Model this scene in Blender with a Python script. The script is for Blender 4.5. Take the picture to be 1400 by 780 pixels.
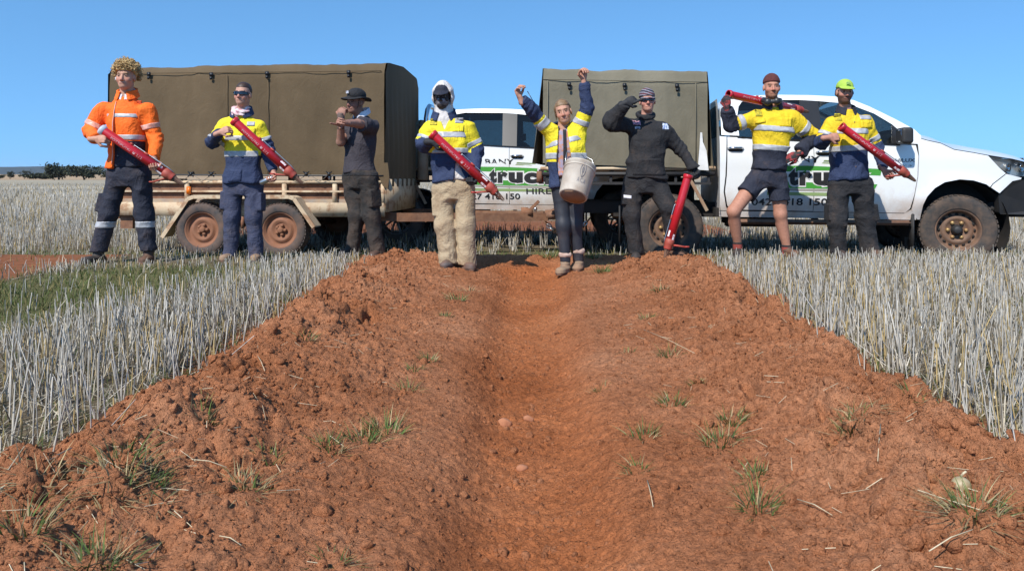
import bpy, bmesh, math, random
import numpy as np
from mathutils import Vector, Matrix, Euler
from mathutils.geometry import delaunay_2d_cdt
R = math.radians
for o in list(bpy.data.objects): bpy.data.objects.remove(o)
SC = bpy.context.scene
COL = SC.collection
rng = np.random.default_rng(7)
random.seed(7)

# ------------------------------------------------------------------ camera
F = 1050.0                     # focal length in pixels of a 1400 px wide picture
CH = 0.80                      # camera height
cam_d = bpy.data.cameras.new('camera'); cam = bpy.data.objects.new('camera', cam_d); COL.objects.link(cam)
cam.location = (0, 0, CH); cam.rotation_euler = (R(90), 0, 0)
cam_d.sensor_width = 36; cam_d.sensor_fit = 'HORIZONTAL'; cam_d.lens = 36 * F / 1400
cam_d.shift_y = -147 / 1400
cam_d.clip_start = 0.05; cam_d.clip_end = 20000
SC.camera = cam
# ------------------------------------------------------------------ sky and sun
SUN_EL, SUN_AZ = R(46), R(31)        # from behind the camera, to its left
w = bpy.data.worlds.new('World'); SC.world = w; w.use_nodes = True
nt = w.node_tree; bg = nt.nodes['Background']
sky = nt.nodes.new('ShaderNodeTexSky'); sky.sky_type = 'NISHITA'; sky.sun_disc = False
sky.sun_elevation = SUN_EL; sky.sun_rotation = R(180) + SUN_AZ
sky.altitude = 300; sky.air_density = 1.0; sky.dust_density = 0.0; sky.ozone_density = 4.0
tcw = nt.nodes.new('ShaderNodeTexCoord'); mpw = nt.nodes.new('ShaderNodeVectorMath'); mpw.operation = 'ADD'; mpw.inputs[1].default_value = (0, 0, .20)
nmw = nt.nodes.new('ShaderNodeVectorMath'); nmw.operation = 'NORMALIZE'      # a clear dry sky: no bright band at the horizon
nt.links.new(tcw.outputs['Generated'], mpw.inputs[0]); nt.links.new(mpw.outputs[0], nmw.inputs[0]); nt.links.new(nmw.outputs[0], sky.inputs['Vector'])
tnt = nt.nodes.new('ShaderNodeMix'); tnt.data_type = 'RGBA'; tnt.blend_type = 'MULTIPLY'; tnt.inputs[0].default_value = 1.0; tnt.inputs[7].default_value = (.72, 1.07, 1.16, 1)
nt.links.new(sky.outputs[0], tnt.inputs[6]); nt.links.new(tnt.outputs[2], bg.inputs[0]); bg.inputs[1].default_value = 0.15
sun_d = bpy.data.lights.new('sun', 'SUN'); sun = bpy.data.objects.new('sun', sun_d); COL.objects.link(sun)
sun_d.energy = 4.5; sun_d.angle = R(0.53); sun_d.color = (1.0, 0.955, 0.88)
sv = Vector((-math.sin(SUN_AZ) * math.cos(SUN_EL), -math.cos(SUN_AZ) * math.cos(SUN_EL), math.sin(SUN_EL)))
sun.rotation_euler = sv.to_track_quat('Z', 'Y').to_euler()
SC.view_settings.view_transform = 'Standard'; SC.view_settings.look = 'None'
SC.view_settings.exposure = 0.36; SC.view_settings.gamma = 1.0; SC.view_settings.use_curve_mapping = False
SC.render.engine = 'CYCLES'

# ------------------------------------------------------------------ helpers
def P(px, py, d):
    return np.array([(px - 700) / F * d, d, CH - (py - 243) / F * d])
def lerp(a, b, t): return a + (b - a) * t
def sstep(a, b, x):
    t = np.clip((x - a) / (b - a), 0, 1); return t * t * (3 - 2 * t)
def nrm(v):
    v = np.asarray(v, float); return v / max(1e-9, np.linalg.norm(v))
def tag(o, label=None, cat=None, group=None, kind=None):
    if label: o['label'] = label
    if cat: o['category'] = cat
    if group: o['group'] = group
    if kind: o['kind'] = kind
    return o
def empty(name, loc, rz=0, **k):
    o = bpy.data.objects.new(name, None); COL.objects.link(o); o.location = [float(c) for c in loc]
    o.rotation_euler = (0, 0, rz); o.empty_display_size = 0.1
    return tag(o, **k)
def mesh_np(name, V, Fq, smooth=True, mats=None, mi=None, col=None):
    """V (n,3), Fq (m,k) constant k"""
    V = np.asarray(V, np.float32); Fq = np.asarray(Fq, np.int32)
    me = bpy.data.meshes.new(name); k = Fq.shape[1]; m = len(Fq)
    me.vertices.add(len(V)); me.vertices.foreach_set('co', V.ravel())
    me.loops.add(m * k); me.loops.foreach_set('vertex_index', Fq.ravel())
    me.polygons.add(m); me.polygons.foreach_set('loop_start', np.arange(0, m * k, k, dtype=np.int32))
    me.polygons.foreach_set('loop_total', np.full(m, k, np.int32))
    if smooth: me.polygons.foreach_set('use_smooth', np.ones(m, bool))
    if mats:
        for x in mats: me.materials.append(x)
    if mi is not None: me.polygons.foreach_set('material_index', np.asarray(mi, np.int32))
    if col is not None:
        a = me.color_attributes.new('Col', 'FLOAT_COLOR', 'POINT')
        c = np.ones((len(V), 4), np.float32); c[:, :3] = col; a.data.foreach_set('color', c.ravel())
    me.update(calc_edges=True)
    return me
def link(name, me, parent=None, **k):
    o = bpy.data.objects.new(name, me); COL.objects.link(o); o.parent = parent
    return tag(o, **k)

class MB:
    """collects shapes into one mesh"""
    def __init__(s): s.v = []; s.f = []; s.m = []; s.sm = []
    def add(s, V, Fs, m=0, smooth=False):
        b = len(s.v); s.v += [tuple(float(c) for c in p) for p in V]
        for f in Fs: s.f.append([i + b for i in f]); s.m.append(m); s.sm.append(smooth)
        return s
    def box(s, c, size, rot=None, m=0, bev=0.0):
        hx, hy, hz = [q / 2 for q in size]
        if bev > 0:
            bm = bmesh.new(); bmesh.ops.create_cube(bm, size=1)
            for v in bm.verts: v.co = Vector((v.co.x * size[0], v.co.y * size[1], v.co.z * size[2]))
            bmesh.ops.bevel(bm, geom=bm.edges[:], offset=min(bev, min(size) * .45), segments=2, affect='EDGES')
            V = [np.array(v.co) for v in bm.verts]; bm.verts.index_update()
            Fs = [[v.index for v in f.verts] for f in bm.faces]; bm.free()
        else:
            V = [np.array((x * hx, y * hy, z * hz)) for x in (-1, 1) for y in (-1, 1) for z in (-1, 1)]
            Fs = [[0, 1, 3, 2], [4, 6, 7, 5], [0, 4, 5, 1], [2, 3, 7, 6], [0, 2, 6, 4], [1, 5, 7, 3]]
        M = np.array(rot) if rot is not None else np.eye(3)
        V = [M @ p + np.array(c) for p in V]
        return s.add(V, Fs, m, bev > 0)
    def bar(s, a, b, wd, ht, up=(0, 0, 1), m=0, bev=0.0):
        a = np.array(a, float); b = np.array(b, float); x = nrm(b - a); y = np.cross(np.array(up, float), x)
        y = nrm(y) if np.linalg.norm(y) > 1e-6 else np.array((0, 1., 0)); z = np.cross(x, y)
        return s.box((a + b) / 2, (np.linalg.norm(b - a), wd, ht), np.column_stack([x, y, z]), m, bev)
    def tube(s, pts, r, n=8, m=0, caps=True, smooth=True):
        pts = [np.array(p, float) for p in pts]; k = len(pts)
        rs = [r] * k if np.isscalar(r) else list(r)
        V = []; Fs = []; ref = None
        for i, p in enumerate(pts):
            t = nrm(pts[min(i + 1, k - 1)] - pts[max(i - 1, 0)])
            if ref is None:
                ref = np.cross(t, (0, 0, 1.)) if abs(t[2]) < .9 else np.cross(t, (1., 0, 0))
            ref = nrm(ref - t * np.dot(ref, t)); bt = np.cross(t, ref)
            for j in range(n):
                a = 2 * math.pi * j / n
                V.append(p + rs[i] * (math.cos(a) * ref + math.sin(a) * bt))
        for i in range(k - 1):
            for j in range(n):
                Fs.append([i * n + j, i * n + (j + 1) % n, (i + 1) * n + (j + 1) % n, (i + 1) * n + j])
        if caps: Fs.append(list(range(n))[::-1]); Fs.append([(k - 1) * n + j for j in range(n)])
        return s.add(V, Fs, m, smooth)
    def lathe(s, prof, c=(0, 0, 0), axis=(0, 0, 1), n=32, m=0, smooth=True, a0=0, a1=2 * math.pi):
        """prof: list of (r, h) along axis"""
        ax = nrm(axis); u = np.cross(ax, (0, 0, 1.)) if abs(ax[2]) < .9 else np.cross(ax, (1., 0, 0)); u = nrm(u); v = np.cross(ax, u)
        V = []; Fs = []; full = abs(a1 - a0 - 2 * math.pi) < 1e-6; nn = n if full else n + 1
        for r_, h in prof:
            for j in range(nn):
                a = a0 + (a1 - a0) * j / n
                V.append(np.array(c) + ax * h + r_ * (math.cos(a) * u + math.sin(a) * v))
        for i in range(len(prof) - 1):
            for j in range(n):
                j2 = (j + 1) % nn
                Fs.append([i * nn + j, i * nn + j2, (i + 1) * nn + j2, (i + 1) * nn + j])
        return s.add(V, Fs, m, smooth)
    def poly(s, loop, off, m=0):
        """extrude planar loop (list of 3d points) by vector off"""
        n = len(loop); off = np.array(off, float); L = [np.array(p, float) for p in loop]
        V = L + [p + off for p in L]
        Fs = [list(range(n))[::-1], [n + i for i in range(n)]]
        for i in range(n): Fs.append([i, (i + 1) % n, n + (i + 1) % n, n + i])
        return s.add(V, Fs, m)
    def mesh(s, name, mats):
        me = bpy.data.meshes.new(name); me.from_pydata(s.v, [], s.f)
        for x in (mats if isinstance(mats, (list, tuple)) else [mats]): me.materials.append(x)
        me.polygons.foreach_set('material_index', s.m); me.polygons.foreach_set('use_smooth', s.sm)
        bm = bmesh.new(); bm.from_mesh(me); bmesh.ops.recalc_face_normals(bm, faces=bm.faces[:]); bm.to_mesh(me); bm.free()
        me.update(); return me
    def build(s, name, mats, parent=None, **k):
        return link(name, s.mesh(name, mats), parent, **k)

# ------------------------------------------------------------------ materials
def newmat(name):
    m = bpy.data.materials.new(name); m.use_nodes = True
    return m, m.node_tree, m.node_tree.nodes['Principled BSDF']
def ramp(nt, pts):
    r = nt.nodes.new('ShaderNodeValToRGB'); e = r.color_ramp.elements
    while len(e) < len(pts): e.new(0.5)
    for i, (p, c) in enumerate(pts):
        e[i].position = p; e[i].color = (*c, 1) if len(c) == 3 else c
    return r
def noise(nt, scale, det=4, rough=.6, coord='Object', dist=0.0, stretch=None):
    t = nt.nodes.new('ShaderNodeTexCoord'); n = nt.nodes.new('ShaderNodeTexNoise')
    n.inputs['Scale'].default_value = scale; n.inputs['Detail'].default_value = det; n.inputs['Roughness'].default_value = rough
    n.inputs['Distortion'].default_value = dist
    src = t.outputs[coord]
    if stretch:
        mp = nt.nodes.new('ShaderNodeMapping'); mp.inputs['Scale'].default_value = stretch
        nt.links.new(src, mp.inputs[0]); src = mp.outputs[0]
    nt.links.new(src, n.inputs['Vector'])
    return n
def mixc(nt, fac, a, b, mode='MIX'):
    m = nt.nodes.new('ShaderNodeMix'); m.data_type = 'RGBA'; m.blend_type = mode
    for s_, v in ((0, fac), (6, a), (7, b)):
        if isinstance(v, bpy.types.NodeSocket): nt.links.new(v, m.inputs[s_])
        elif isinstance(v, (int, float)): m.inputs[s_].default_value = v
        else: m.inputs[s_].default_value = (*v, 1)
    return m.outputs[2]
def math_n(nt, op, a, b=0.0, clamp=False):
    m = nt.nodes.new('ShaderNodeMath'); m.operation = op; m.use_clamp = clamp
    for i, v in enumerate((a, b)):
        if isinstance(v, bpy.types.NodeSocket): nt.links.new(v, m.inputs[i])
        else: m.inputs[i].default_value = v
    return m.outputs[0]
DUST = (0.30, 0.125, 0.055)
def pm(name, c, c2=None, scale=12, rough=.7, metal=0.0, bump=0.0, bscale=120, spec=.5, coat=0.0, dust=0.0, dz=None,
       dscale=5, sheen=0.0, crease=0.0, lo=.35, hi=.65, dustc=DUST, stretch=None):
    """base colour c varied towards c2; dust = overall amount; dz = (z0, z1): mud thickest at z0 and gone above z1 (splash)"""
    m, nt, b = newmat(name); c2 = c2 or tuple(x * .8 for x in c)
    n = noise(nt, scale, stretch=stretch); rp = ramp(nt, [(lo, c), (hi, c2)]); nt.links.new(n.outputs[0], rp.inputs[0])
    colr = rp.outputs[0]; ro = rough
    if dust > 0 or dz:
        dn = noise(nt, dscale, 8, .68); fac = math_n(nt, 'MULTIPLY', math_n(nt, 'SUBTRACT', dn.outputs[0], .5), 1.8)
        fac = math_n(nt, 'ADD', fac, dust - .0)
        if dz:
            t = nt.nodes.new('ShaderNodeTexCoord'); sp = nt.nodes.new('ShaderNodeSeparateXYZ'); nt.links.new(t.outputs['Object'], sp.inputs[0])
            mr = nt.nodes.new('ShaderNodeMapRange'); mr.inputs[1].default_value = dz[0]; mr.inputs[2].default_value = dz[1]
            mr.inputs[3].default_value = dz[2] if len(dz) > 2 else 1.0; mr.inputs[4].default_value = 0.0 if len(dz) < 4 else dz[3]; nt.links.new(sp.outputs[2], mr.inputs[0])
            fac = math_n(nt, 'ADD', fac, mr.outputs[0])
        fac = math_n(nt, 'MULTIPLY', math_n(nt, 'MAXIMUM', fac, 0.0), 1.0, True)
        colr = mixc(nt, fac, colr, dustc)
        rr = nt.nodes.new('ShaderNodeMapRange'); rr.inputs[3].default_value = rough; rr.inputs[4].default_value = .9; nt.links.new(fac, rr.inputs[0])
        nt.links.new(rr.outputs[0], b.inputs['Roughness'])
    else: b.inputs['Roughness'].default_value = rough
    nt.links.new(colr, b.inputs['Base Color'])
    b.inputs['Metallic'].default_value = metal; b.inputs['Specular IOR Level'].default_value = spec
    b.inputs['Coat Weight'].default_value = coat; b.inputs['Sheen Weight'].default_value = sheen
    bp = None
    if crease > 0:       # sharp cloth creases in mixed directions
        for sc_, st_, k_ in ((7, (1, 1, .55), 1.0), (15, (.8, .8, 1.2), .6)):
            cn = noise(nt, sc_, 3, .55, dist=1.1, stretch=st_); ab = math_n(nt, 'ABSOLUTE', math_n(nt, 'SUBTRACT', cn.outputs[0], .5)); rg = math_n(nt, 'SUBTRACT', 1.0, math_n(nt, 'MULTIPLY', ab, 7.0, True))
            q_ = nt.nodes.new('ShaderNodeBump'); q_.inputs['Strength'].default_value = crease * k_; q_.inputs['Distance'].default_value = .011; nt.links.new(rg, q_.inputs['Height'])
            if bp is not None: nt.links.new(bp.outputs[0], q_.inputs['Normal'])
            bp = q_
    if bump > 0:
        bn = noise(nt, bscale, 3); q_ = nt.nodes.new('ShaderNodeBump'); q_.inputs['Strength'].default_value = bump; q_.inputs['Distance'].default_value = .004
        nt.links.new(bn.outputs[0], q_.inputs['Height'])
        if bp is not None: nt.links.new(bp.outputs[0], q_.inputs['Normal'])
        bp = q_
    if bp is not None: nt.links.new(bp.outputs[0], b.inputs['Normal'])
    return m
def colmat(name, rough=.8, bump=0.0, bscale=200, sub=0.0, spec=.3, var=.25, vscale=40):
    """colour from the vertex colour attribute (albedo)"""
    m, nt, b = newmat(name); a = nt.nodes.new('ShaderNodeVertexColor'); a.layer_name = 'Col'
    n = noise(nt, vscale); g = ramp(nt, [(.3, (1 - var,) * 3), (.7, (1, 1, 1))]); nt.links.new(n.outputs[0], g.inputs[0])
    nt.links.new(mixc(nt, 1.0, a.outputs[0], g.outputs[0], 'MULTIPLY'), b.inputs['Base Color'])
    b.inputs['Roughness'].default_value = rough; b.inputs['Specular IOR Level'].default_value = spec
    if sub: b.inputs['Subsurface Weight'].default_value = sub; b.inputs['Subsurface Radius'].default_value = (.012, .005, .003); b.inputs['Subsurface Scale'].default_value = .3
    if bump:
        bn = noise(nt, bscale, 3); bp = nt.nodes.new('ShaderNodeBump'); bp.inputs['Strength'].default_value = bump; bp.inputs['Distance'].default_value = .003
        nt.links.new(bn.outputs[0], bp.inputs['Height']); nt.links.new(bp.outputs[0], b.inputs['Normal'])
    return m
def glassmat(name, tint=(.55, .6, .6), alpha=.55, rough=.02):
    m, nt, b = newmat(name)
    b.inputs['Base Color'].default_value = (.012, .014, .015, 1); b.inputs['Roughness'].default_value = rough; b.inputs['Specular IOR Level'].default_value = .8
    tr = nt.nodes.new('ShaderNodeBsdfTransparent'); tr.inputs[0].default_value = (*tint, 1)
    mx = nt.nodes.new('ShaderNodeMixShader'); mx.inputs[0].default_value = alpha
    nt.links.new(tr.outputs[0], mx.inputs[1]); nt.links.new(b.outputs[0], mx.inputs[2])
    nt.links.new(mx.outputs[0], nt.nodes['Material Output'].inputs[0])
    return m
# ------------------------------------------------------------------ 3-D value noise (numpy)
def hash3(ix, iy, iz, s):
    n = (ix.astype(np.int64) * 374761393 + iy.astype(np.int64) * 668265263 + iz.astype(np.int64) * 2147483647 + s * 974634777) & 0xffffffff
    n = ((n ^ (n >> 13)) * 1274126177) & 0xffffffff
    return ((n ^ (n >> 16)) & 0xffff) / 65535.0
def vnoise2(x, y, s=0):
    ix = np.floor(x).astype(np.int64); iy = np.floor(y).astype(np.int64); fx = x - ix; fy = y - iy
    fx = fx * fx * (3 - 2 * fx); fy = fy * fy * (3 - 2 * fy); z = np.zeros_like(ix)
    a = hash3(ix, iy, z, s); b = hash3(ix + 1, iy, z, s); c = hash3(ix, iy + 1, z, s); d = hash3(ix + 1, iy + 1, z, s)
    return (a + (b - a) * fx) * (1 - fy) + (c + (d - c) * fx) * fy - .5
def fbm2(x, y, s=0, o=4, g=.5):
    r = 0; a = 1.0
    for i in range(o): r = r + a * vnoise2(x * 2 ** i + 17.3 * i, y * 2 ** i - 9.1 * i, s + i); a *= g
    return r
def worley2(x, y, s=0):
    """distance to the nearest jittered point and that cell's random value"""
    ix = np.floor(x).astype(np.int64); iy = np.floor(y).astype(np.int64); best = np.full(x.shape, 9.0); val = np.zeros(x.shape); z = np.zeros_like(ix)
    for dx in (-1, 0, 1):
        for dy in (-1, 0, 1):
            jx = hash3(ix + dx, iy + dy, z, s); jy = hash3(ix + dx, iy + dy, z + 1, s)
            d = (ix + dx + jx - x) ** 2 + (iy + dy + jy - y) ** 2
            k = d < best; best = np.where(k, d, best); val = np.where(k, hash3(ix + dx, iy + dy, z + 2, s), val)
    return np.sqrt(best), val
# ------------------------------------------------------------------ signed distance modelling
def smin(a, b, k):
    if k <= 0: return np.minimum(a, b)
    h = np.clip(.5 + .5 * (b - a) / k, 0, 1); return b + (a - b) * h - k * h * (1 - h)
def smax(a, b, k): return -smin(-a, -b, k)
def s_cone(p, a, b, ra, rb):
    a = np.asarray(a, float); ab = np.asarray(b, float) - a; t = np.clip(((p - a) @ ab) / max(1e-9, ab @ ab), 0, 1)
    return np.linalg.norm(p - a - t[:, None] * ab, axis=1) - (ra + (rb - ra) * t)
def s_chain(p, pts, rs, k=.02):
    d = None
    for i in range(len(pts) - 1):
        e = s_cone(p, pts[i], pts[i + 1], rs[i], rs[i + 1]); d = e if d is None else smin(d, e, k)
    return d
def s_ell(p, c, r, M=None):
    q = p - np.asarray(c, float)
    if M is not None: q = q @ np.asarray(M)          # columns of M are the local axes
    r = np.asarray(r, float); k0 = np.linalg.norm(q / r, axis=1); k1 = np.linalg.norm(q / (r * r), axis=1)
    return k0 * (k0 - 1) / np.maximum(k1, 1e-9)
def s_box(p, c, h, M=None, rad=.01):
    q = p - np.asarray(c, float)
    if M is not None: q = q @ np.asarray(M)
    q = np.abs(q) - (np.asarray(h, float) - rad)
    return np.linalg.norm(np.maximum(q, 0), axis=1) + np.minimum(q.max(1), 0) - rad
def s_col(p, st, U, V, n=2.3, cap=.02):
    """column through stations (centre, half width, half depth), U/V the width/depth axes"""
    C = np.array([s[0] for s in st], float); A = np.array([s[1] for s in st], float); B = np.array([s[2] for s in st], float)
    ax = nrm(C[-1] - C[0]); T = (C - C[0]) @ ax; t = (p - C[0]) @ ax
    a = np.interp(t, T, A); b = np.interp(t, T, B); c = np.stack([np.interp(t, T, C[:, i]) for i in range(3)], 1)
    q = p - c; u = np.abs(q @ U) / a; v = np.abs(q @ V) / b
    r = np.maximum(u ** n + v ** n, 1e-12) ** (1 / n); d = (r - 1) * np.minimum(a, b) * .92
    return smax(d, np.maximum(T[0] - t, t - T[-1]), cap)
def wrk(p, seed, f=14.0, amp=.006):
    """cloth folds: warped sums of sines, amplitude about amp"""
    r = np.random.default_rng(seed); o = np.zeros(len(p)); 
    for i in range(4):
        d = nrm(r.normal(size=3)) * f * (0.7 + .5 * i); ph = r.uniform(0, 6.28); e = nrm(r.normal(size=3)) * f * .6
        o += (1.36 - 2 * np.abs(np.sin(.5 * (p @ d + 1.7 * np.sin(p @ e + ph)) + ph)) ** .8) * (1 / (1 + .5 * i))
    return (np.abs(o) ** 1.15) * np.sign(o) * amp * -.75
def sdf_mesh(f, lo, hi, h):
    B = 8; lo = np.asarray(lo, float) - 2 * h; hi = np.asarray(hi, float) + 2 * h
    nb = np.maximum(1, np.ceil((hi - lo) / (h * B)).astype(int)); n = nb * B
    g = [lo[i] + h * (np.arange(nb[i]) * B + (B - 1) / 2) for i in range(3)]
    cb = np.stack(np.meshgrid(*g, indexing='ij'), -1).reshape(-1, 3); d0 = f(cb)
    Vd = np.repeat(np.repeat(np.repeat(d0.reshape(nb), B, 0), B, 1), B, 2).astype(np.float32)
    keep = np.where(np.abs(d0) < B * h * 1.45 + .012)[0]
    loc = np.stack(np.meshgrid(*[np.arange(B)] * 3, indexing='ij'), -1).reshape(-1, 3)
    bi = np.stack(np.unravel_index(keep, nb), 1) * B
    for s in range(0, len(keep), 400):
        idx = (bi[s:s + 400, None, :] + loc[None]).reshape(-1, 3)
        Vd[idx[:, 0], idx[:, 1], idx[:, 2]] = f(lo + idx * h)
    ins = Vd < 0
    c = np.zeros(tuple(n - 1), np.int8)
    offs = [(i, j, k) for i in (0, 1) for j in (0, 1) for k in (0, 1)]
    for i, j, k in offs: c += ins[i:n[0] - 1 + i, j:n[1] - 1 + j, k:n[2] - 1 + k]
    act = np.argwhere((c > 0) & (c < 8))
    if len(act) == 0: return np.zeros((0, 3)), np.zeros((0, 4), int)
    cid = np.full(tuple(n - 1), -1, np.int32); cid[tuple(act.T)] = np.arange(len(act))
    acc = np.zeros((len(act), 3)); cnt = np.zeros(len(act))
    val = {o: Vd[act[:, 0] + o[0], act[:, 1] + o[1], act[:, 2] + o[2]].astype(float) for o in offs}
    for o in offs:
        for ax in range(3):
            if o[ax] == 0:
                q = list(o); q[ax] = 1; q = tuple(q); a = val[o]; b = val[q]; m = (a < 0) != (b < 0)
                t = np.where(m, a / np.where(m, a - b, 1), 0); pt = np.tile(np.array(o, float), (len(act), 1)); pt[:, ax] += t
                acc += pt * m[:, None]; cnt += m
    V = lo + h * (act + acc / cnt[:, None])
    Q = []
    for ax in range(3):
        u, v = (ax + 1) % 3, (ax + 2) % 3
        s0 = [slice(1, -1)] * 3; s1 = [slice(1, -1)] * 3; s0[ax] = slice(0, n[ax] - 1); s1[ax] = slice(1, n[ax])
        a = ins[tuple(s0)]; b = ins[tuple(s1)]; e = np.argwhere(a != b)
        if len(e) == 0: continue
        fl = a[tuple(e.T)]; e = e + 1; e[:, ax] -= 1
        def cc(du, dv):
            w_ = e.copy(); w_[:, u] += du; w_[:, v] += dv; return cid[tuple(w_.T)]
        q = np.stack([cc(-1, -1), cc(0, -1), cc(0, 0), cc(-1, 0)], 1); q[~fl] = q[~fl][:, ::-1]
        Q.append(q)
    Q = np.concatenate(Q); Q = Q[(Q >= 0).all(1)]
    return V, Q
def merge(parts):
    V = []; Q = []; b = 0
    for v, q in parts: V.append(v); Q.append(q + b); b += len(v)
    return np.concatenate(V), np.concatenate(Q)
def sdf_obj(name, f, lo, hi, h, mats, parent, classify=None, colour=None, **k):
    V, Q = sdf_mesh(f, lo, hi, h)
    mi = classify(V[Q].mean(1)) if classify is not None else None
    co = colour(V) if colour is not None else None
    pl = np.array(parent['w0']) if parent is not None and 'w0' in parent else np.zeros(3)
    me = mesh_np(name, V - pl, Q, True, mats if isinstance(mats, (list, tuple)) else [mats], mi, co)
    return link(name, me, parent, **k)
def front_y(f, x, z, y0, y1, n=60, back=False):
    """first surface met going from y0 towards y1 at (x, z)"""
    x = np.asarray(x, float); z = np.asarray(z, float); out = np.full(x.shape, np.nan); prev = None
    ys = np.linspace(y0, y1, n)
    for i, y in enumerate(ys):
        d = f(np.stack([x.ravel(), np.full(x.size, y), z.ravel()], 1)).reshape(x.shape)
        if prev is not None:
            hit = np.isnan(out) & (d <= 0) & (prev > 0)
            out = np.where(hit, lerp(ys[i - 1], y, prev / np.maximum(prev - d, 1e-9)), out)
        prev = d
    bad = np.isnan(out)
    if bad.any(): out[bad] = np.nanmedian(out) if (~bad).any() else y1
    return out
def patch(name, f, quad, y0, y1, mat, parent, off=.004, n=(8, 6), col=None, thick=True):
    """thin cloth patch lying on the front of f; quad = four (x, z) corners"""
    q = np.array(quad, float); s, t = np.meshgrid(np.linspace(0, 1, n[0]), np.linspace(0, 1, n[1]), indexing='ij')
    X = (q[0][None, None] * ((1 - s) * (1 - t))[..., None] + q[1] * (s * (1 - t))[..., None] + q[2] * (s * t)[..., None] + q[3] * ((1 - s) * t)[..., None])
    y = front_y(f, X[..., 0], X[..., 1], y0, y1)
    W = np.stack([X[..., 0], y - off, X[..., 1]], -1); nx, ny = n
    V = W.reshape(-1, 3); Fq = [[i * ny + j, (i + 1) * ny + j, (i + 1) * ny + j + 1, i * ny + j + 1] for i in range(nx - 1) for j in range(ny - 1)]
    # rim going back into the cloth
    rim = [(i, 0) for i in range(nx)] + [(nx - 1, j) for j in range(1, ny)] + [(i, ny - 1) for i in range(nx - 2, -1, -1)] + [(0, j) for j in range(ny - 2, 0, -1)]
    b = len(V); V = np.concatenate([V, np.array([W[i, j] + (0, off + .006, 0) for i, j in rim])]); m = len(rim)
    for i in range(m): Fq.append([rim[i][0] * ny + rim[i][1], b + i, b + (i + 1) % m, rim[(i + 1) % m][0] * ny + rim[(i + 1) % m][1]])
    pl = np.array(parent['w0']) if 'w0' in parent else np.zeros(3)
    return link(name, mesh_np(name, V - pl, np.array(Fq), True, [mat]), parent)
_txt = {}
def text_mesh(txt, bold=0.0):
    """flat glyph outline as 2-D verts and faces, width and height normalised to the text's own size"""
    if (txt, bold) in _txt: return _txt[(txt, bold)]
    cu = bpy.data.curves.new('t', 'FONT'); cu.body = txt; cu.size = 1; cu.offset = bold; cu.resolution_u = 4; cu.fill_mode = 'FRONT'
    o = bpy.data.objects.new('t', cu); COL.objects.link(o); bpy.context.view_layer.update()
    dg = bpy.context.evaluated_depsgraph_get(); me = bpy.data.meshes.new_from_object(o.evaluated_get(dg))
    V = np.array([v.co[:2] for v in me.vertices]); Fs = [list(p.vertices) for p in me.polygons]
    bpy.data.objects.remove(o); bpy.data.curves.remove(cu); bpy.data.meshes.remove(me)
    lo, hi = V.min(0), V.max(0); _txt[(txt, bold)] = ((V - lo) / (hi - lo), Fs, (hi - lo)); return _txt[(txt, bold)]
# ------------------------------------------------------------------ terrain
def XC(y): return .02 + .02 * y
def base_z(x, y):
    z = .02 - .155 * sstep(7.75, 8.7, y)
    z = z + .012 * fbm2(np.asarray(x) * .6, np.asarray(y) * .6, 31, 3)
    far = np.asarray(y, float); z = z + 5.2 * sstep(330, 1000, far) * (1 - .2 * sstep(1000, 2500, far))
    return z
PS = [0, .09, .13, .19, .24, .34, .45, .58, .7, .8, .88, .94, 1.0, 1.08, 1.2]
PZ = [-.160, -.156, -.138, -.086, -.064, -.050, -.032, -.004, .022, .046, .054, .046, .005, -.05, -.12]
_ps = np.linspace(0, 1.2, 241); _pz = np.interp(_ps, PS, PZ); _pz = np.convolve(np.r_[_pz[20:0:-1], _pz, np.full(20, -.12)], np.hanning(17) / np.hanning(17).sum(), 'same')[20:-20]; PS, PZ = _ps, _pz
def edge_l(y): return 1.16 + .048 * y + .10 * fbm2(np.asarray(y) * 1.1, np.zeros_like(y) + 3.3, 5, 3)
def edge_r(y): return 1.15 + .06 * y + .10 * fbm2(np.asarray(y) * 1.1, np.zeros_like(y) + 8.3, 9, 3)
def soil_s(x, y):
    u = x - XC(y); return np.where(u < 0, -u / edge_l(y), u / edge_r(y))
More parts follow.
